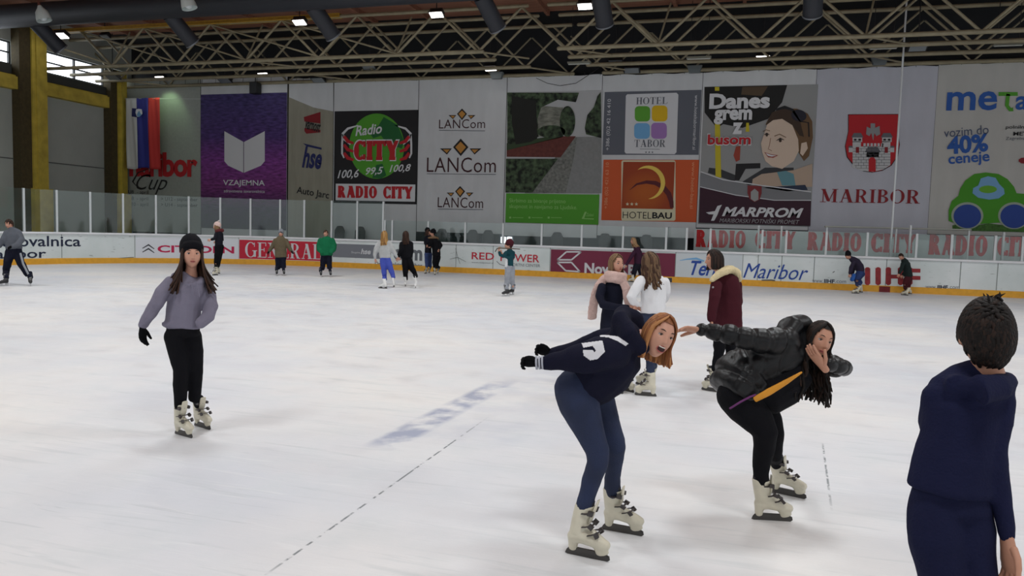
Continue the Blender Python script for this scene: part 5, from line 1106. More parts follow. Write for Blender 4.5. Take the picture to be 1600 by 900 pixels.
P.hair(H_gin, H_gin2, cv(-.12, -1, 0), .115, n=230, w=.016, end=66, spread=.35, seed=5, flare=lambda sg, ph: CR*(.0 if sg < 0 else -.0)-CF*0, ear=100, inflate=1.10, jitter=.15, tip=.25)
wh = mat('white_felt_print', (214, 214, 218), .9)
def patch(P, name, plist, dz, m, nrm=TW, thick=.006):
    for pl in plist:
        pts = [P.p(x, y, dz+(q[0] if q else 0)) for x, y, *q in pl]; n = len(pts); c = pts[0]
        u = CR; w_ = CU; poly = [((p-c).dot(u), (p-c).dot(w_)) for p in pts]; tri = tessellate_polygon([[Vector((a, b, 0)) for a, b in poly]])
        mb = MB(); mb.add(pts+[p-CF*thick for p in pts], [tuple(t) for t in tri]+[tuple(i+n for i in t) for t in tri]+[(i, (i+1) % n, (i+1) % n+n, i+n) for i in range(n)]); mb.build(name, m, P.root, False, P.O)
def cuff(P, a, b, r, m, name='cuff', n=3, w=.5):
    for k in range(n):
        f = (k+.5)/n; p = np.array(P.p(*a))*(1-f)+np.array(P.p(*b))*f; d = np.array(P.p(*b))-np.array(P.p(*a)); d /= n
        mb = MB(); mb.loft([p-d*w/2, p+d*w/2], [r, r], n=16, flat=True); mb.build(name, m, P.root, True, P.O)
cuff(P, (850, 566.5, -.15), (836, 567, -.145), .0365, fab('grey_white_cuff', (176, 178, 188)), n=3, w=.62)
P.decal('white_number', P.top, [[(909, 537), (941, 532.5), (945, 550), (934, 561), (922, 563), (912, 555.6), (911, 547), (926, 547), (929, 551), (931, 547.5), (926, 541), (912, 544)]], wh)
P.decal('white_stripe', P.top, [[(938, 524), (951, 524), (965.6, 526.7), (981.5, 537), (977, 541), (965.6, 534), (951, 528), (938, 527)]], wh)
P.finish(SK)

# ------------------------------------------------------------------ C: girl hiding her mouth, black puffer jacket
P = Person(4.67, 'girl in shiny black puffer jacket bowing with one arm out and hand over mouth', 'skaters on the ice', near=True)
puf = mat('black_puffer_nylon', (9, 10, 13), .40, bump=.15, bscale=30, spec=.34)
sideC = cv(-.15, -.2, .96)
torso = [(1143, 612, -.02, 47, 37), (1156, 592, 0, 50, 43), (1188, 567, 0, 50, 42), (1218, 550, -.01, 48, 40), (1242, 538, -.02, 42, 34), (1262, 530, -.04, 24, 24)]
aa = [(1228, 536, -.13, 24), (1200, 532, -.17, 20), (1166, 529, -.18, 18), (1135, 522, -.15, 15), (1110, 518, -.12, 12.5), (1097, 516, -.10, 11)]
ab = [(1262, 556, .10, 22), (1285, 566, .06, 19), (1308, 574, .0, 16), (1318, 575, -.06, 14), (1312, 573, -.14, 12), (1297, 570, -.20, 10.5)]
def exC(mb):
    mb.loft([P.p(1222, 528, -.12), P.p(1236, 508, -.08), P.p(1252, 505, .02), P.p(1262, 515, .10)], [(.07, .05), (.085, .055), (.08, .055), (.06, .05)], n=14)
    mb.loft([P.p(1230, 530, -.02), P.p(1240, 512, -.02)], [.11, .06], n=12)
    k = P.k; mb.loft([P.p(1148, 618, -.04), P.p(1158, 603, -.03), P.p(1172, 588, -.02)], [(46*k, 33*k), (48*k, 36*k), (48*k, 36*k)], side=sideC, n=16, capf=.2)
Lc = [[(1150, 618, -.06, 30), (1166, 636, -.10, 30), (1186, 660, -.14, 24), (1196, 678, -.16, 19.5), (1194, 700, -.13, 16.5), (1190, 722, -.10, 14), (1189, 738, -.09, 12.5)], [(1168, 614, .08, 30), (1190, 638, .06, 26), (1207, 660, .03, 17), (1211, 676, .04, 14.5), (1211, 698, .09, 12.5), (1212, 712, .14, 11)]]
dress(P, torso, sideC, [aa, ab], Lc, [((1170, 811), (1238, 815)), ((1204, 768), (1254, 779))], 'rental', puf, leggings, .96, topname='puffer_jacket', fold=.004, fs=12, pelvis=[(1148, 614, 0, 38, 30), (1160, 600, 0, 38, 30)], extra=exC,
      quilt=[(torso, .13), (aa, .09), (ab, .09)], topfold=.007, botfold=.002)
P.cloth('sweater', [([(1176, 616, -.04, 30, 28), (1195, 612, -.04, 40, 38), (1222, 596, -.03, 40, 38), (1246, 574, -.04, 30, 30)], sideC)], black, .004, 12)
ln = mat('yellow_jacket_lining', (206, 138, 26), .6, var=.1)
mb = MB(); mb.loft([P.p(1180, 624, -.225), P.p(1202, 612, -.245), P.p(1228, 597, -.24), P.p(1252, 582, -.22)], [(.008, .018), (.008, .022), (.008, .016), (.006, .006)], side=sideC, n=10); mb.build('lining', ln, P.root, True, P.O)
mb = MB(); mb.loft([P.p(1141, 638, -.19), P.p(1157, 628, -.215), P.p(1172, 620, -.225), P.p(1180, 617, -.225)], [.006]*4, n=8); mb.build('purple_hem_edge', mat('purple_piping', (98, 34, 98), .6), P.root, True, P.O)
P.head((1278, 532, -.10), (.14, -.12, .98), (.32, .93, .05), .96, neck=(1256, 540, -.04), mouth='closed')
P.hand((1094, 516, -.10), (-.97, .12, .1), (.1, -.9, .3), .98, curl=.22, spread=.2, thumb=-1)
P.hand((1287, 574, -.235), (-.62, .78, .10), (.75, .45, -.45), .98, curl=.06, spread=.05, thumb=-1)
P.hair(H_blk, H_blk2, DOWN, .34, n=200, w=.013, end=60, spread=.25, curl=1.0, seed=9, flare=lambda sg, ph: CR*(-.20 if sg > 0 else .02)-CF*.12, ear=100, inflate=1.08, tip=.2)
P.finish(SK2)

# ------------------------------------------------------------------ D: boy seen from behind at the right edge
P = Person(2.3, 'dark haired boy in navy hooded top seen from behind, cut by the right edge', 'skaters on the ice', near=True)
nv = fab('navy_tracksuit', (26, 29, 56), var=.06, bscale=120); nv2 = fab('navy_track_trousers', (25, 28, 54), var=.05, bscale=120)
torso = [(1483, 765, 0, 64, 50), (1487, 730, 0, 60, 46), (1496, 690, 0, 56, 44), (1503, 650, 0, 57, 44), (1512, 618, .02, 58, 40), (1525, 596, .03, 44, 32), (1538, 578, .04, 26, 24)]
aa = [(1466, 622, .02, 24), (1458, 655, .06, 22), (1460, 695, .14, 19), (1485, 725, .24, 16)]
ab = [(1560, 624, 0, 26), (1557, 660, -.02, 25), (1549, 700, -.03, 23), (1551, 735, -.04, 21), (1563, 775, -.05, 18), (1570, 812, -.07, 14), (1573, 838, -.08, 13)]
def exD(mb):
    mb.loft([P.p(1490, 596, .06), P.p(1500, 602, -.05), P.p(1530, 610, -.10), P.p(1562, 604, -.06), P.p(1576, 594, .05)], [(.035, .03), (.045, .036), (.055, .04), (.045, .036), (.035, .03)], n=12)
dress(P, torso, cv(1, -.1, .25), [aa, ab], [[(1462, 800, 0, 42), (1462, 850, -.02, 41), (1475, 920, -.04, 35), (1485, 985, -.05, 29), (1478, 1050, .02, 26), (1472, 1110, .06, 22)], [(1507, 800, 0, 40), (1513, 850, -.02, 38), (1528, 920, -.05, 33), (1545, 985, -.06, 28), (1540, 1050, .0, 25), (1535, 1110, .06, 21)]],
      [((1450, 1290), (1460, 1245)), ((1540, 1290), (1556, 1245))], 'rental', nv, nv2, .9, topname='hooded_top', fold=.005, fs=10, pelvis=[(1484, 795, 0, 66, 50), (1484, 760, 0, 60, 46)], extra=exD, topfold=.006, botfold=.005)
P.head((1541, 524, .02), (.30, -.05, -.95), (.03, 1, .0), .94, neck=(1540, 582, .02), mouth='closed')
P.hand((1574, 846, -.08), (.05, -1, .15), (-.9, 0, .1), .88, curl=.3, thumb=-1)
P.hand((1492, 730, .25), (.6, -.5, -.3), (0, 1, 0), .85)
P.crophair(H_blk, H_blk2, n=1100, L=.045, w=.0075, seed=14)
rng = random.Random(3); mb = MB()
for i in range(9):
    th = rng.uniform(0, 6.28); q = rng.uniform(.1, .6); a = s_ = P.hl(.07*q*math.cos(th), -.01+.09*q*math.sin(th), .112); b = a+P.R @ np.array([rng.uniform(-.03, .03), rng.uniform(-.03, .01), rng.uniform(.008, .03)]); mb.loft([a, (a+b)/2+[0, 0, .004], b], [.004, .003, .001], n=5)
mb.build('cowlick', H_blk, P.root, True, P.O)
P.finish(SK2)

# ------------------------------------------------------------------ E: girl with the pink scarf
P = Person(8.45, 'girl in navy coat with a wide pale pink scarf, facing the girl in white', 'skaters on the ice', near=True, vox=.012)
coat = fab('navy_wool_coat', (26, 28, 42))
torso = [(955, 545, 0, 20, 16), (955, 515, 0, 19, 15), (956, 485, 0, 17, 14), (957, 462, 0, 18, 14), (958, 446, 0, 18, 13), (961, 434, 0, 9, 9)]
aa = [(941, 449, -.08, 7.5), (937, 464, -.12, 7.5), (942, 476, -.18, 7), (962, 480, -.26, 6.2), (980, 481, -.28, 5.2)]
ab = [(975, 449, .08, 7.5), (981, 464, .04, 7), (986, 474, -.05, 6), (990, 478, -.12, 5.2)]
dress(P, torso, cv(.8, 0, .6), [aa, ab], [[(948, 548, 0, 9), (950, 570, 0, 7.5), (955, 588, 0, 6.5)], [(962, 548, .05, 9), (968, 570, .0, 7.5), (974, 588, -.0, 6.5)]], [((948, 612), (968, 615)), ((970, 609), (986, 613))], 'rental', coat, leggings, .9, topname='coat', fold=.005, pelvis=[(955, 540, 0, 17, 14), (955, 520, 0, 17, 14)])
P.head((963, 413, -.03), (.50, -.05, .85), (-.05, 1, 0), .92, neck=(961, 436, 0), mouth='closed')
P.hair(H_bl, H_bl2, DOWN, .10, n=150, w=.014, end=74, spread=.3, seed=4, ear=98, inflate=1.09)
P.hand((982, 481, -.28), (.95, .1, 0), (0, -.5, .5), .85); P.hand((991, 478, -.12), (.9, .3, 0), (0, -.5, .5), .85)
sc_m = fab('pale_pink_wool', (206, 176, 168), bump=.6, bscale=90)
def scarf(mb):
    ring = [P.p(962+12*math.cos(a), 431+1.5*math.cos(a), .10*math.sin(a)-.02) for a in np.linspace(0, 2*math.pi, 13)]
    mb.loft(ring, [(.046, .05)]*13, n=12); ring = [P.p(962+13*math.cos(a), 438+1.5*math.cos(a), .10*math.sin(a)-.03) for a in np.linspace(0, 2*math.pi, 13)]; mb.loft(ring, [(.04, .035)]*13, n=12)
    mb.loft([P.p(952, 430, .06), P.p(943, 437, -.03), P.p(936, 447, -.06), P.p(930, 461, -.05), P.p(926.5, 480, -.02), P.p(925, 498, .0)], [(.04, .045), (.035, .05), (.028, .055), (.022, .058), (.018, .06), (.015, .062)], side=CF, n=12)
    mb.loft([P.p(972, 437, -.10), P.p(978, 450, -.15), P.p(981, 465, -.16), P.p(983, 476, -.14)], [(.02, .045), (.018, .05), (.015, .055), (.012, .055)], side=CF, n=12)
P.cloth('scarf', [], sc_m, .004, 30, extra=scarf, vox=.009)
P.finish(SK)
# ------------------------------------------------------------------ F: girl in the white sweater
P = Person(8.15, 'long haired girl in white sweater and jeans seen from behind, talking to scarf girl', 'skaters on the ice', near=True, vox=.012)
torso = [(1020, 489, 0, 21, 16), (1021, 472, 0, 20, 15), (1021, 455, 0, 20, 15), (1020, 441, 0, 22, 14), (1019, 432, 0, 16, 11), (1019, 425, 0, 8, 8)]
aa = [(1001, 440, -.03, 9), (993, 453, -.06, 8.5), (986, 464, -.08, 8), (990, 472, -.04, 6.5), (996, 476, 0, 5.2)]
ab = [(1038, 441, .04, 8.5), (1041, 456, .08, 8), (1037, 468, .2, 7), (1020, 474, .3, 5.5)]
wsw = fab('white_sweater', (226, 226, 228), var=.03)
dress(P, torso, cv(1, 0, .25), [aa, ab], [[(1012, 502, -.02, 12), (1013, 525, -.02, 10.5), (1014, 548, -.03, 8.5), (1016, 570, -.01, 7)], [(1029, 502, .1, 12), (1028, 525, .16, 10), (1024, 550, .22, 8), (1020, 568, .28, 7)]], [((1030, 620), (990, 617)), ((1020, 604), (998, 601))], 'rental', wsw, mat('dark_blue_denim', (34, 44, 70), .85, bump=.3, bscale=200, var=.2), .92, topname='sweater', botname='jeans', fold=.006, pelvis=[(1020, 500, 0, 21, 16), (1020, 486, 0, 19, 15)])
P.head((1016, 411, 0), (-.55, -.05, -.6), (0, 1, 0), .93, neck=(1019, 430, 0), mouth='closed')
P.hand((995, 477, 0), (-.3, -.6, .2), (.5, 0, .4), .85); P.hand((1018, 474, .3), (-.9, 0, 0), (0, -1, 0), .85)
P.hair(H_bl, H_dark2, DOWN, .26, n=180, w=.016, end=50, spread=.35, seed=6, curl=.5, flare=lambda sg, ph: CR*.22, ear=98, inflate=1.12)
P.finish(SK)
# ------------------------------------------------------------------ G: girl in the maroon coat
P = Person(8.5, 'girl with dark bob in long maroon coat with cream lined hood, standing in profile', 'skaters on the ice', near=True, vox=.012)
mar = fab('maroon_wool_coat', (66, 26, 34))
torso = [(1134, 514, 0, 27, 20), (1135, 490, 0, 25, 18), (1136, 468, 0, 23, 17), (1136, 452, 0, 23, 17), (1134, 440, 0, 21, 15), (1127, 429, 0, 11, 10)]
aa = [(1119, 446, -.14, 9.5), (1116, 465, -.18, 9), (1113, 482, -.19, 8), (1112, 498, -.2, 7)]
ab = [(1150, 446, .12, 9.5), (1152, 470, .14, 9), (1148, 495, .14, 7.5)]
def exG(mb): mb.loft([P.p(1134, 514, 0), P.p(1134, 521, 0)], [(.20, .15), (.205, .155)], side=cv(.6, 0, .8), n=16, flat=True)
dress(P, torso, cv(.75, 0, .65), [aa, ab], [[(1124, 524, -.05, 11), (1124, 548, -.05, 9), (1120, 570, -.04, 7.5), (1116, 582, -.02, 7)], [(1142, 524, .05, 11), (1142, 548, .05, 9), (1140, 575, .08, 7.5)]], [((1122, 613), (1103, 610)), ((1150, 610), (1132, 607))], 'rental', mar, leggings, .92, topname='coat', fold=.005, extra=exG, pelvis=[(1134, 516, 0, 20, 16), (1134, 500, 0, 20, 16)])
P.head((1116, 407, -.02), (-.93, -.03, .12), (-.04, 1, 0), .94, neck=(1127, 432, 0), mouth='closed')
P.hand((1112, 500, -.2), (0, -1, 0), (.8, 0, .2), .85)
P.hair(H_dark, H_blk, DOWN, .075, n=170, w=.017, end=60, spread=.3, seed=8, ear=100, inflate=1.13, jitter=.12)
fur = fab('cream_fleece', (214, 198, 158), bump=.9, bscale=60)
def hd(mb): 
    mb.loft([P.p(1112, 437, -.17), P.p(1123, 428, -.15), P.p(1138, 421, -.06), P.p(1149, 425, .06), P.p(1140, 428, .14), P.p(1122, 431, .14)], [(.03, .03), (.05, .045), (.075, .05), (.07, .05), (.05, .04), (.03, .03)], n=12)
    mb.loft([P.p(1140, 420, -.02), P.p(1152, 430, .0), P.p(1156, 437, .01)], [(.09, .04), (.07, .04), (.03, .03)], side=cv(.2, .2, 1), n=12)
P.cloth('hood_lining', [], fur, .004, 30, extra=hd, vox=.009)
mb = MB(); mb.ball(P.p(1114, 449, -.22), .012); mb.build('emblem', mat('silver_emblem', (150, 146, 150), .4, .5), P.root, True, P.O)
P.finish(SK2)

# ------------------------------------------------------------------ distant skaters
SKG = 'skaters on the ice'
def far(D, label, torso, tside, arms, legs, feet, kind, top, bot, headc, face, hair=None, hat=None, hs=.95, ss=.95, group='skaters on the ice', topname='jacket', botname='trousers', up=(0, 1, 0), z0=(0, 0), pitch=(0, 0), hands=True, glove=None, pelvis=None, seed=1, skin=SK, post=None, hdir=None):
    P = Person(D, label, group); dress(P, torso, tside, arms, legs, feet, kind, top, bot, ss, topname, botname, fold=.006, fs=12, z0=z0, pitch=pitch, seed=seed, pelvis=pelvis)
    P.head(headc, face, up, hs, neck=torso[-1][:3], mouth='closed', eyes=face[2] > -.1)
    for i, a in enumerate(arms):
        d = P.p(*a[-1][:3])-P.p(*a[-2][:3]); w = P.p(*a[-1][:3])+d/np.linalg.norm(d)*.02; pn = np.array([.3, .5, .1])+0*d; mbh = MB()
        if hdir and hdir[i] is not None: d = cv(*hdir[i])
        if glove: hand_prims(mbh, w, d, pn, .9, fat=1.25, curl=.4); mbh.build('glove', glove, P.root, True, P.O)
        elif hands: hand_prims(P.raw, w, d, pn, .9, curl=.5)
    if hair: hair(P)
    if hat: hat(P)
    if post: post(P)
    P.finish(skin); return P
def longhair(m1, m2, L, fl=(0, 0), end=60, n=80, seed=1, curl=0): return lambda P: P.hair(m1, m2, DOWN, L, n=n, w=.026, end=end, spread=.5, seed=seed, flare=lambda sg, ph: CR*(fl[0]-.12*sg)+CU*fl[1], inflate=1.2, curl=curl)
def shorthair(m1, m2, seed=1): return lambda P: P.crophair(m1, m2, n=140, L=.05, w=.013, seed=seed)
bj = fab('dark_jacket', (28, 28, 36)); bp = fab('dark_trousers', (24, 26, 40)); djn = mat('mid_blue_denim', (44, 62, 108), .85, var=.2, vscale=6)
gj = fab('grey_marl_jacket', (92, 96, 104))
def stripeH(P):
    mb = MB(); mb.loft([P.p(32, 396, -.14), P.p(36, 412, -.13), P.p(44, 428, -.1)], [(.012, .03)]*3, n=8); mb.build('side_stripe', mat('pale_stripe', (150, 154, 160), .8), P.root, True, P.O)
far(19.25, 'boy in grey jacket, dark trousers and black gloves skating at the far left edge',
    [(22, 389, 0, 12.5, 9), (21, 378, 0, 12, 9), (20, 368, 0, 12.5, 9), (19, 361, 0, 11, 7), (17, 356, 0, 4.5, 4.5)], RT,
    [[(11, 364, -.03, 5), (5, 374, -.08, 4.6), (-1, 384, -.1, 3.8)], [(29, 364, 0, 5), (34, 374, -.03, 5), (28, 382, -.2, 4.4), (20, 385, -.3, 3.6)]],
    [[(16, 394, 0, 7.5), (12, 410, -.1, 6.2), (10, 420, 0, 5.4), (9, 428, 0, 5)], [(27, 394, 0, 7.5), (32, 410, 0, 6), (39, 422, .0, 5.2), (43, 429, 0, 4.8)]], [((13, 446.5), (-1, 447.5)), ((46, 444), (49, 449))], 'hockey', gj, bp, (14.5, 350, -.02), (-.25, -.25, .95), hair=shorthair(H_dark, H_dark2, 3), glove=glv, post=stripeH, ss=1.05, hs=1.0)
t = None
P = far(25.4, 'girl in pale pink pompom hat and dark jacket gliding left past the boards',
    [(342, 383, 0, 8, 6), (342, 374, 0, 8, 6), (342, 366, 0, 8, 6), (341, 361, 0, 6, 5), (340, 358, 0, 3, 3)], cv(.5, 0, .8),
    [[(338, 366, -.15, 3.2), (336, 373, -.2, 3), (331, 374, -.25, 2.2)], [(346, 366, .15, 3.2), (347, 375, .15, 3), (340, 377, .1, 2.2)]],
    [[(341, 386, -.05, 6), (340, 398, -.05, 5), (338, 410, 0, 4), (338, 417, 0, 3.6)], [(344, 386, .05, 6), (343, 398, .05, 4.6), (341, 410, .1, 3.8), (340, 416, .15, 3.4)]], [((342, 430), (331, 430.5)), ((346, 428), (336, 427))], 'rental', bj, leggings, (338.5, 354.5, 0), (-.9, 0, .3), hair=longhair(H_bl, H_bl2, .1), hat=lambda P: P.beanie(fab('pale_pink_knit', (214, 188, 182)), sc=1.15, pom=fab('pale_pompom', (190, 180, 180))), ss=.95,
    post=lambda P: P.cloth('hood', [([(338, 361, -.14, 3, 2.4), (346, 360, 0, 4.6, 3.4), (342, 361, .14, 3, 2.4)], None)], fab('maroon_hood', (92, 44, 46)), .004, 20))
kh = fab('khaki_parka', (98, 88, 70)); 
far(25.65, 'child in grey beanie and khaki parka standing in front of the red letter advert',
    [(439, 402, 0, 9.5, 7), (438.5, 392, 0, 9, 7), (438, 381, 0, 9, 7), (438.5, 373, 0, 8.5, 6), (438.5, 369, 0, 4, 4)], RT,
    [[(430.5, 376, 0, 3.8), (426, 385, 0, 3.6), (421.5, 391, -.03, 3)], [(446.5, 376, 0, 3.8), (451, 385, 0, 3.6), (454.5, 391, -.03, 3)]],
    [[(434.5, 404, 0, 4.6), (434.5, 413, 0, 4.2), (434, 419, 0, 4)], [(442.5, 404, 0, 4.6), (442.5, 413, 0, 4.2), (443, 419, 0, 4)]], [((433.5, 429), (431.5, 432.5)), ((443, 429), (444.5, 432.5))], 'hockey', kh, bp, (439, 365.2, -.02), (.1, .05, 1), hair=shorthair(H_dark, H_dark2), hat=lambda P: P.beanie(fab('grey_knit', (128, 132, 138)), sc=1.05), hs=.93, ss=.9, glove=glv, topname='parka')
gr_ = fab('green_padded_jacket', (24, 104, 68))
far(25.68, 'boy in green jacket with hands in his pockets standing near the grey advert',
    [(510, 399, 0, 10, 7), (510, 390, 0, 10.5, 7.5), (510, 381, 0, 11, 7.5), (510, 374, 0, 10, 6), (509.5, 370, 0, 4.5, 4.5)], RT,
    [[(501, 376, 0, 4.6), (498.3, 384, 0, 4.4), (498.5, 390, -.06, 4), (503, 395, -.14, 3)], [(519, 376, 0, 4.6), (522, 384, 0, 4.4), (521.5, 390, -.06, 4), (517, 395, -.14, 3)]],
    [[(505.5, 402, 0, 5), (504.5, 413, 0, 4.3), (503.5, 420, 0, 4)], [(514, 402, 0, 5), (514.5, 413, 0, 4.3), (515, 420, 0, 4)]], [((502.5, 430.5), (500.5, 435)), ((515.5, 430.5), (517.5, 435))], 'hockey', gr_, bp, (509, 365, -.02), (-.05, .08, 1), hair=shorthair(H_dark, H_bl, 5), hs=.97, ss=.95, hands=False)
far(22.0, 'girl with long blond hair, pale grey sweater and blue leggings holding her friend\'s hand',
    [(602, 403, 0, 9, 6.5), (601.5, 394, 0, 9.5, 7), (601, 384, 0, 9, 7), (600.5, 378, 0, 8, 5), (600.5, 374, 0, 3.5, 3.5)], RT,
    [[(593.5, 380, 0, 4.6), (588.5, 389, 0, 4.8), (585.5, 398, -.02, 3.2), (586, 403, -.02, 2.5)], [(608, 380, 0, 4.4), (613, 389, 0, 4.4), (617.5, 397, 0, 3), (620, 401, 0, 2.4)]],
    [[(598.5, 407, 0, 5.6), (599.5, 418, 0, 4.8), (600.5, 429, 0, 3.9), (601.5, 436, 0, 3.4)], [(606, 407, 0, 5.6), (609.5, 418, 0, 4.8), (613.5, 429, 0, 3.8), (615, 434, 0, 3.4)]], [((603.5, 451), (594, 450.5)), ((612, 451), (619, 446.5))], 'figure', fab('pale_grey_sweater', (178, 180, 180)), fab('blue_leggings', (74, 88, 176)), (600.5, 368, 0), (-.15, 0, -1), hair=longhair(mat('golden_hair', (140, 100, 52), .5, var=.3, vscale=50), mat('golden_hair_light', (180, 138, 76), .5), .27, n=110, end=40), topname='sweater', botname='leggings', ss=.95)
far(22.7, 'girl with long brown hair all in black, rear skate lifted, beside the blue leggings girl',
    [(635, 403, 0, 9, 6.5), (635, 394, 0, 8.5, 6.5), (635, 385, 0, 9, 6.5), (635, 378, 0, 8, 5), (634.5, 374, 0, 3.5, 3.5)], RT,
    [[(628, 381, -.05, 4), (626.5, 391, -.1, 3.8), (623, 399, -.08, 3), (621.5, 402, -.06, 2.4)], [(642, 381, 0, 4), (643, 392, 0, 3.6), (641.5, 401, 0, 2.8)]],
    [[(633, 407, 0, 5.8), (633.5, 419, 0, 5), (633.5, 430, 0, 3.9), (634, 436, 0, 3.6)], [(639, 407, 0, 5.8), (643, 418, 0, 5), (648, 427, .05, 3.8), (650, 431, .05, 3.4)]], [((635.5, 445.5), (631.5, 449.5)), ((655, 443), (644, 451))], 'figure', black, leggings, (634, 368, 0), (-.2, 0, -1), hair=longhair(H_dark, H_dark2, .25, n=110, end=40, fl=(.12, 0)), topname='top', botname='leggings', ss=.95, z0=(0, .06), pitch=(0, .55))
far(28.9, 'skater in black hat, dark jacket and jeans hugging a companion near the boards',
    [(669, 395, 0, 6.5, 5), (669, 386, 0, 6.5, 5), (669, 377, 0, 6.8, 5), (669, 371, 0, 6, 4), (669, 368, 0, 3, 3)], cv(.6, 0, .8),
    [[(665, 373, -.05, 2.8), (664.5, 380, -.1, 2.7), (668.5, 384, -.25, 2.2)], [(673, 373, .05, 2.8), (676, 379, .15, 2.5), (679, 380, .2, 2.1)]],
    [[(667, 397, 0, 4.2), (667, 407, 0, 3.6), (667, 416, 0, 3.1)], [(671.5, 397, .1, 4.2), (671.5, 407, .1, 3.4), (672, 415, .1, 3)]], [((669, 427), (661, 428)), ((673.5, 425.5), (668, 426.5))], 'rental', bj, djn, (668.8, 362.5, 0), (.75, 0, .4), hair=longhair(H_dark, H_dark2, .12), hat=lambda P: P.beanie(black, sc=1.05), ss=.9, hs=.95)
far(28.6, 'skater in black fur hooded coat and black leggings hugging a companion near the boards',
    [(682, 399, 0, 7.5, 6), (681.5, 390, 0, 7.5, 6), (680, 381, 0, 8, 6), (678, 375, 0, 7, 5), (676.5, 371, 0, 3.4, 3.4)], cv(.7, 0, .7),
    [[(674.5, 377, -.1, 3), (672, 383, -.25, 2.7), (669, 384, -.35, 2.2)], [(686, 378, .0, 3), (689, 384, -.02, 2.9), (686, 389, -.15, 2.4)]],
    [[(681, 402, 0, 5.4), (679, 411, 0, 4), (680, 418, 0, 3.3)], [(684, 402, .1, 5), (682.5, 411, .1, 3.8), (682.5, 417, .1, 3.2)]], [((684, 428.5), (675.5, 430.5)), ((687.5, 426), (681, 428.5))], 'rental', black, leggings, (675.8, 364.5, 0), (-.7, 0, .2), hair=shorthair(H_blk, H_dark), hat=lambda P: P.beanie(black, sc=1.05), ss=.92, topname='coat',
    post=lambda P: P.cloth('fur_hood', [([(670, 371.5, -.14, 2, 1.8), (679, 371, -.1, 3.2, 2.3), (684, 372.5, .05, 2.6, 2), (677, 371, .15, 2, 1.8)], None)], fab('brown_fur', (128, 102, 78)), .01, 40))
teal = fab('teal_sweater', (28, 66, 74))
def stickP(P):
    P.cloth('white_front', [([(791, 402, -.10, 2.6, 2), (791, 416, -.10, 2.6, 2)], None)], fab('white_shirt', (210, 212, 214)), .002, 20)
P_t = far(20.3, 'boy in maroon beanie, teal sweater and grey trousers holding a stick at shoulder height',
    [(796.5, 416, 0, 7, 5.5), (796.5, 406, 0, 7, 5.5), (796.5, 397, 0, 7.4, 5.6), (796.5, 392, 0, 6.8, 4.8), (795.5, 389, 0, 3.4, 3.4)], cv(.55, 0, .8),
    [[(791, 395, -.1, 3.4), (786, 400.5, -.15, 3.2), (781.5, 398.5, -.2, 2.7), (780, 394, -.2, 2.1)], [(802, 395, .1, 3.4), (802, 402, .1, 3.1), (794, 404, -.1, 2.8), (786, 398, -.15, 2.2)]],
    [[(794, 419, -.03, 5.6), (793, 432, -.02, 4.8), (792, 443, 0, 4.2), (792, 447, 0, 4)], [(799.5, 419, .05, 5.6), (800, 432, .06, 4.6), (800.5, 443, .08, 4), (801, 447, .08, 3.8)]], [((799, 462.5), (781.5, 463.5)), ((805, 460), (792, 461))], 'hockey', teal, fab('grey_joggers', (150, 154, 162)), (794.5, 383.5, 0), (-.95, .05, .1), hair=shorthair(H_dark, H_dark2), hat=lambda P: P.beanie(fab('maroon_knit', (74, 32, 40)), sc=1.08), ss=1.0, post=stickP, topname='sweater', hdir=[(0, 1, 0), (-.5, .8, 0)])
pts = [pd(774, 393, 20.05), pd(776.5, 388.5, 20.05), pd(779.5, 387.5, 20.05), pd(795, 388.2, 20.06), pd(812, 389.2, 20.3)]
mb = MB(); mb.loft(pts, [.012, .014, .016, .015, .012], n=8); o = mb.build('stick', mat('wooden_stick', (78, 62, 46), .6), None, True); tag(o, 'thin curved wooden stick held by the boy in the maroon beanie', 'stick')
def blueQ(P): P.cloth('blue_cloth', [([(1334, 430, -.2, 3.2, 3), (1331.5, 437, -.2, 4.2, 3)], None)], fab('bright_blue_cloth', (52, 96, 170)), .004, 20)
far(25.3, 'skater in dark purple jacket and jeans crouching forward beside the boards left of IIHF',
    [(1345, 424, 0, 7, 6), (1342, 416, 0, 8, 7), (1337, 409, 0, 8, 6.5), (1332, 405, 0, 6.5, 5), (1328.5, 403, 0, 3.4, 3.4)], cv(-.1, 0, 1),
    [[(1334, 410, -.2, 3.4), (1330, 418, -.22, 3.2), (1328, 427, -.2, 2.4)], [(1338, 408, .2, 3.4), (1334, 418, .2, 3.2), (1332, 428, .15, 2.4)]],
    [[(1343, 428, -.05, 6), (1337.5, 436, -.1, 4.8), (1340.5, 444, 0, 4.2)], [(1346, 428, .08, 5.6), (1341, 436, .08, 4.6), (1344, 443, .1, 4)]], [((1344, 459), (1330, 458.5)), ((1347.5, 457), (1338, 456.5))], 'rental', fab('dark_purple_jacket', (50, 44, 60)), mat('deep_blue_denim', (34, 54, 104), .85), (1325, 400, 0), (-.85, -.3, .3), hair=shorthair(H_blk, H_dark), hat=lambda P: P.beanie(black), up=(-.2, 1, 0), post=blueQ, ss=.95)
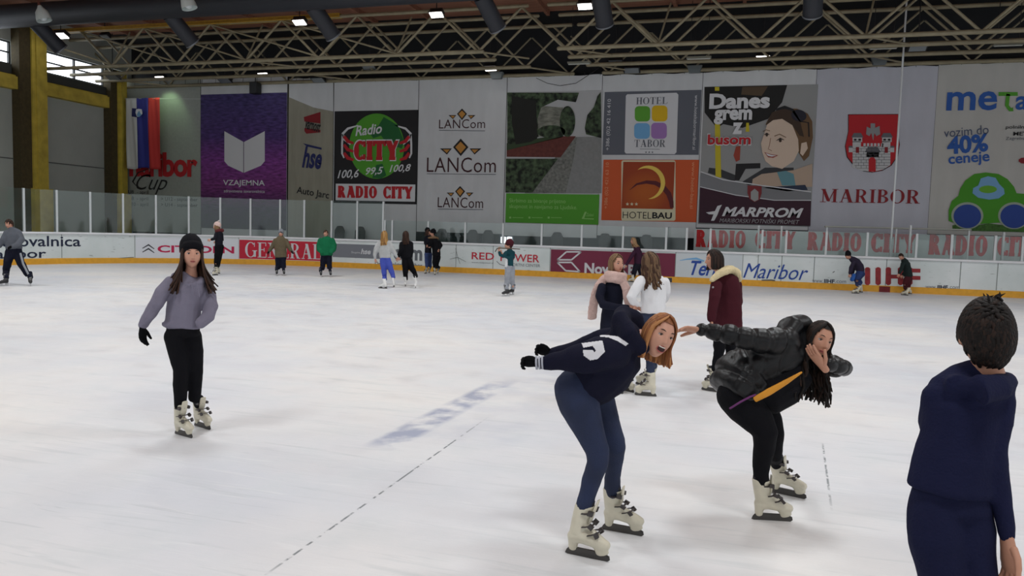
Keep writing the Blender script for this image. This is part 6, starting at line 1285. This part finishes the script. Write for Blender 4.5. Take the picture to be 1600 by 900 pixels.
far(25.2, 'boy in dark green jacket and dark red trousers leaning forward beside the boards over IIHF',
    [(1419.5, 432, 0, 7.5, 6), (1418.5, 424, 0, 8, 6), (1416, 415, 0, 8, 6), (1413.5, 408, 0, 6.8, 5), (1411, 404.5, 0, 3.4, 3.4)], cv(-.2, 0, 1),
    [[(1411, 412, -.15, 3.3), (1408, 421, -.2, 3), (1405, 427, -.25, 2.4)], [(1419, 412, .15, 3.3), (1416, 422, .15, 3), (1411, 429, .1, 2.4)]],
    [[(1417, 436, -.04, 5), (1414.5, 444, -.04, 4.2), (1415, 450, 0, 3.7)], [(1420.5, 436, .05, 5), (1419, 444, .05, 4), (1419, 449, .08, 3.5)]], [((1420, 462), (1408, 461)), ((1424, 459.5), (1415, 459))], 'rental', fab('dark_green_jacket', (36, 46, 46)), fab('dark_red_trousers', (78, 34, 40)), (1408, 401, 0), (-.8, -.2, .5), hair=shorthair(H_dark, H_dark2), up=(-.1, 1, 0), ss=.92, hs=.9)
far(27.5, 'girl with flowing fair hair in dark purple jacket skating left along the wine red advert',
    [(997, 412, 0, 8, 6), (997, 403, 0, 8, 6), (996, 394, 0, 8.4, 6), (995, 389, 0, 7, 5), (992.5, 385, 0, 3.4, 3.4)], cv(.3, 0, 1),
    [[(991, 394, -.15, 3.2), (986, 402, -.2, 3), (979, 413, -.2, 2.3)], [(1000, 394, .15, 3.2), (1003, 403, .15, 3), (996, 411, .1, 2.3)]],
    [[(994.5, 415, -.05, 5), (991, 424, -.05, 4.2), (989.5, 432, 0, 3.6)], [(1000, 415, .05, 5), (1001, 424, .05, 4.2), (1004, 431, .08, 3.5)]], [((992, 441), (982, 440.5)), ((1008, 440), (999, 440.5))], 'rental', fab('plum_jacket', (64, 38, 58)), fab('charcoal_trousers', (34, 34, 44)), (989.5, 377, 0), (-.97, -.05, .2), hair=longhair(mat('fair_hair', (136, 104, 70), .5, var=.3, vscale=50), mat('fair_hair_light', (172, 138, 96), .5), .22, fl=(.8, .1), n=110, end=66, curl=.6), ss=.95)
